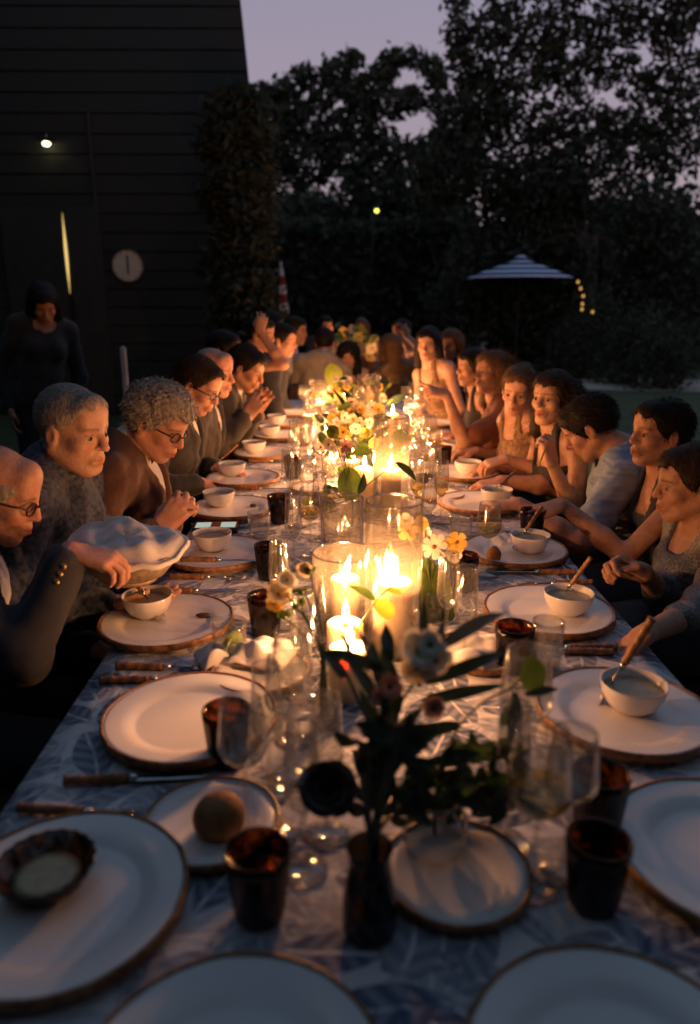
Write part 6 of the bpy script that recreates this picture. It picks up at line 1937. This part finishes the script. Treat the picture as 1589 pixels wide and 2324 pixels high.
person('bare shouldered woman facing along the far right side', P3(972, 782, 5.0), (.80, 5.05), (-.35, -.92, -.1), (-.8, -.6), size=.98, female=True, skin=fair, hair=('long', *DARK), top=dict(kind='dress', mat=tan, neck=.40), seed=27, h=.007)
person('woman with light brown hair next to the bare shouldered woman', P3(1022, 784, 5.25), (.98, 5.30), (-.5, -.85, -.05), (-.9, -.4), size=.96, female=True, skin=tanned, hair=('long', *LIGHTB), top=dict(kind='dress', mat=rust, neck=.34), seed=28, h=.008)
person('person with hands raised to the face at the second table', P3(912, 752, 7.3), (.84, 7.4), (-.9, -.2, -.1), (-1, 0), size=.98, female=True, skin=tanned, hair=('short', *BROWN), top=dict(kind='dress', mat=blackd), seed=29, h=.010,
       hands={'L': dict(w=P3(925, 765, 7.1), fd=(-.5, 0, 1), pn=(0, .8, .3), curl=.5), 'R': dict(w=P3(905, 762, 7.25), fd=(-.2, 0, 1), pn=(0, -.6, .3), curl=.5)})
# ---- standing helper by the house
person('standing woman in dark clothes with long hair by the house', P3(100, 690, 4.6), (-1.86, 4.62), (.35, -.75, -.55), (.5, -.85), size=1.0, female=True, skin=tanned, hair=('long', *DARK), top=dict(kind='dress', mat=blackd, end=.95), seed=30, h=.007, standing=True)

# ---------------- things people hold
bk = P3(286, 1256, 1.72)
bo = empty('bread_basket', (bk[0], bk[1], bk[2] - .05), 'oval ribbed metal breadbasket lined with a white napkin', 'basket', rz=R(25))
bo.rotation_euler = (R(10), R(5), R(0)); bo.scale = (.92, .92, .92)
MB().lathe([(0, 0), (.075, 0), (.10, .012), (.122, .045), (.134, .082), (.137, .084), (.132, .080), (.119, .046), (.097, .016), (.07, .005), (0, .005)], 96, 36, .018, 1.0, .74).build('bowl', M['silver'], bo)
MB().lathe([(.072, -.012), (.078, -.012), (.082, 0), (.072, .002)], 48, 0, 0, 1, .74, True).build('foot', M['silver'], bo)
vs_, fs = [], []
g = random.Random(4)
for i in range(13):
    t = min(i / 8, 1.0)
    over = max(0, i - 8) / 4
    for k in range(48):
        th = 2 * math.pi * k / 48
        fold = .004 * math.sin(7 * th + 1) + .003 * math.sin(13 * th)
        rr = .135 * (t ** .6) + (fold + .012 * math.cos(2 * th)) * t
        fx, fy = .135 * t * math.cos(th), .10 * t * math.sin(th)
        fo = abs(math.sin(31 * fx + 17 * fy + 1.1)) + .7 * abs(math.sin(-19 * fx + 42 * fy + .4 + 3 * fx)) + .5 * abs(math.sin(63 * fx + 28 * fy))
        z = .088 - .020 * t ** 2 + .016 * fo * (1 - .55 * t ** 3) + (.035 * max(0, math.cos(th - 1.9)) ** 3 + .030 * max(0, math.cos(th - .4)) ** 8) * t
        lap = .5 + .5 * math.sin(th * 2 - 1.2)
        rr += .010 * math.sin(over * 1.6); z += .006 * math.sin(over * 3) - (.006 + .014 * lap) * over
        vs_.append((rr * math.cos(th), rr * math.sin(th) * .76, z))
for i in range(12):
    for k in range(48):
        k2 = (k + 1) % 48
        fs.append((i * 48 + k, i * 48 + k2, i * 48 + 48 + k2, i * 48 + 48 + k))
nb = MB().add(vs_, fs).build('basket_liner', M['linen'], bo)
nb.modifiers.new('thick', 'SOLIDIFY').thickness = .0018
# spoon in the hand of the woman with the watch, cigarette-thin stick for the woman with raised hand
p = tab(1420, 1560, TZ + .05)
o = cutlery('spoon', (p.x, p.y, TZ + .095), R(-165), 'spoon held upright over the soup bowl by the woman with the wristwatch')
o.rotation_euler = (0, R(68), R(160))
q0, q1 = at(1238, 1018, 2.80), at(1222, 1058, 2.74)
st_ = MB().tube([q0 - q1, Vector((0, 0, 0))], [.004, .004], 8).build('breadstick', M['petal_yellow'], None, q1)
tag(st_, 'thin golden breadstick in the raised hand of the dark haired woman', 'breadstick')
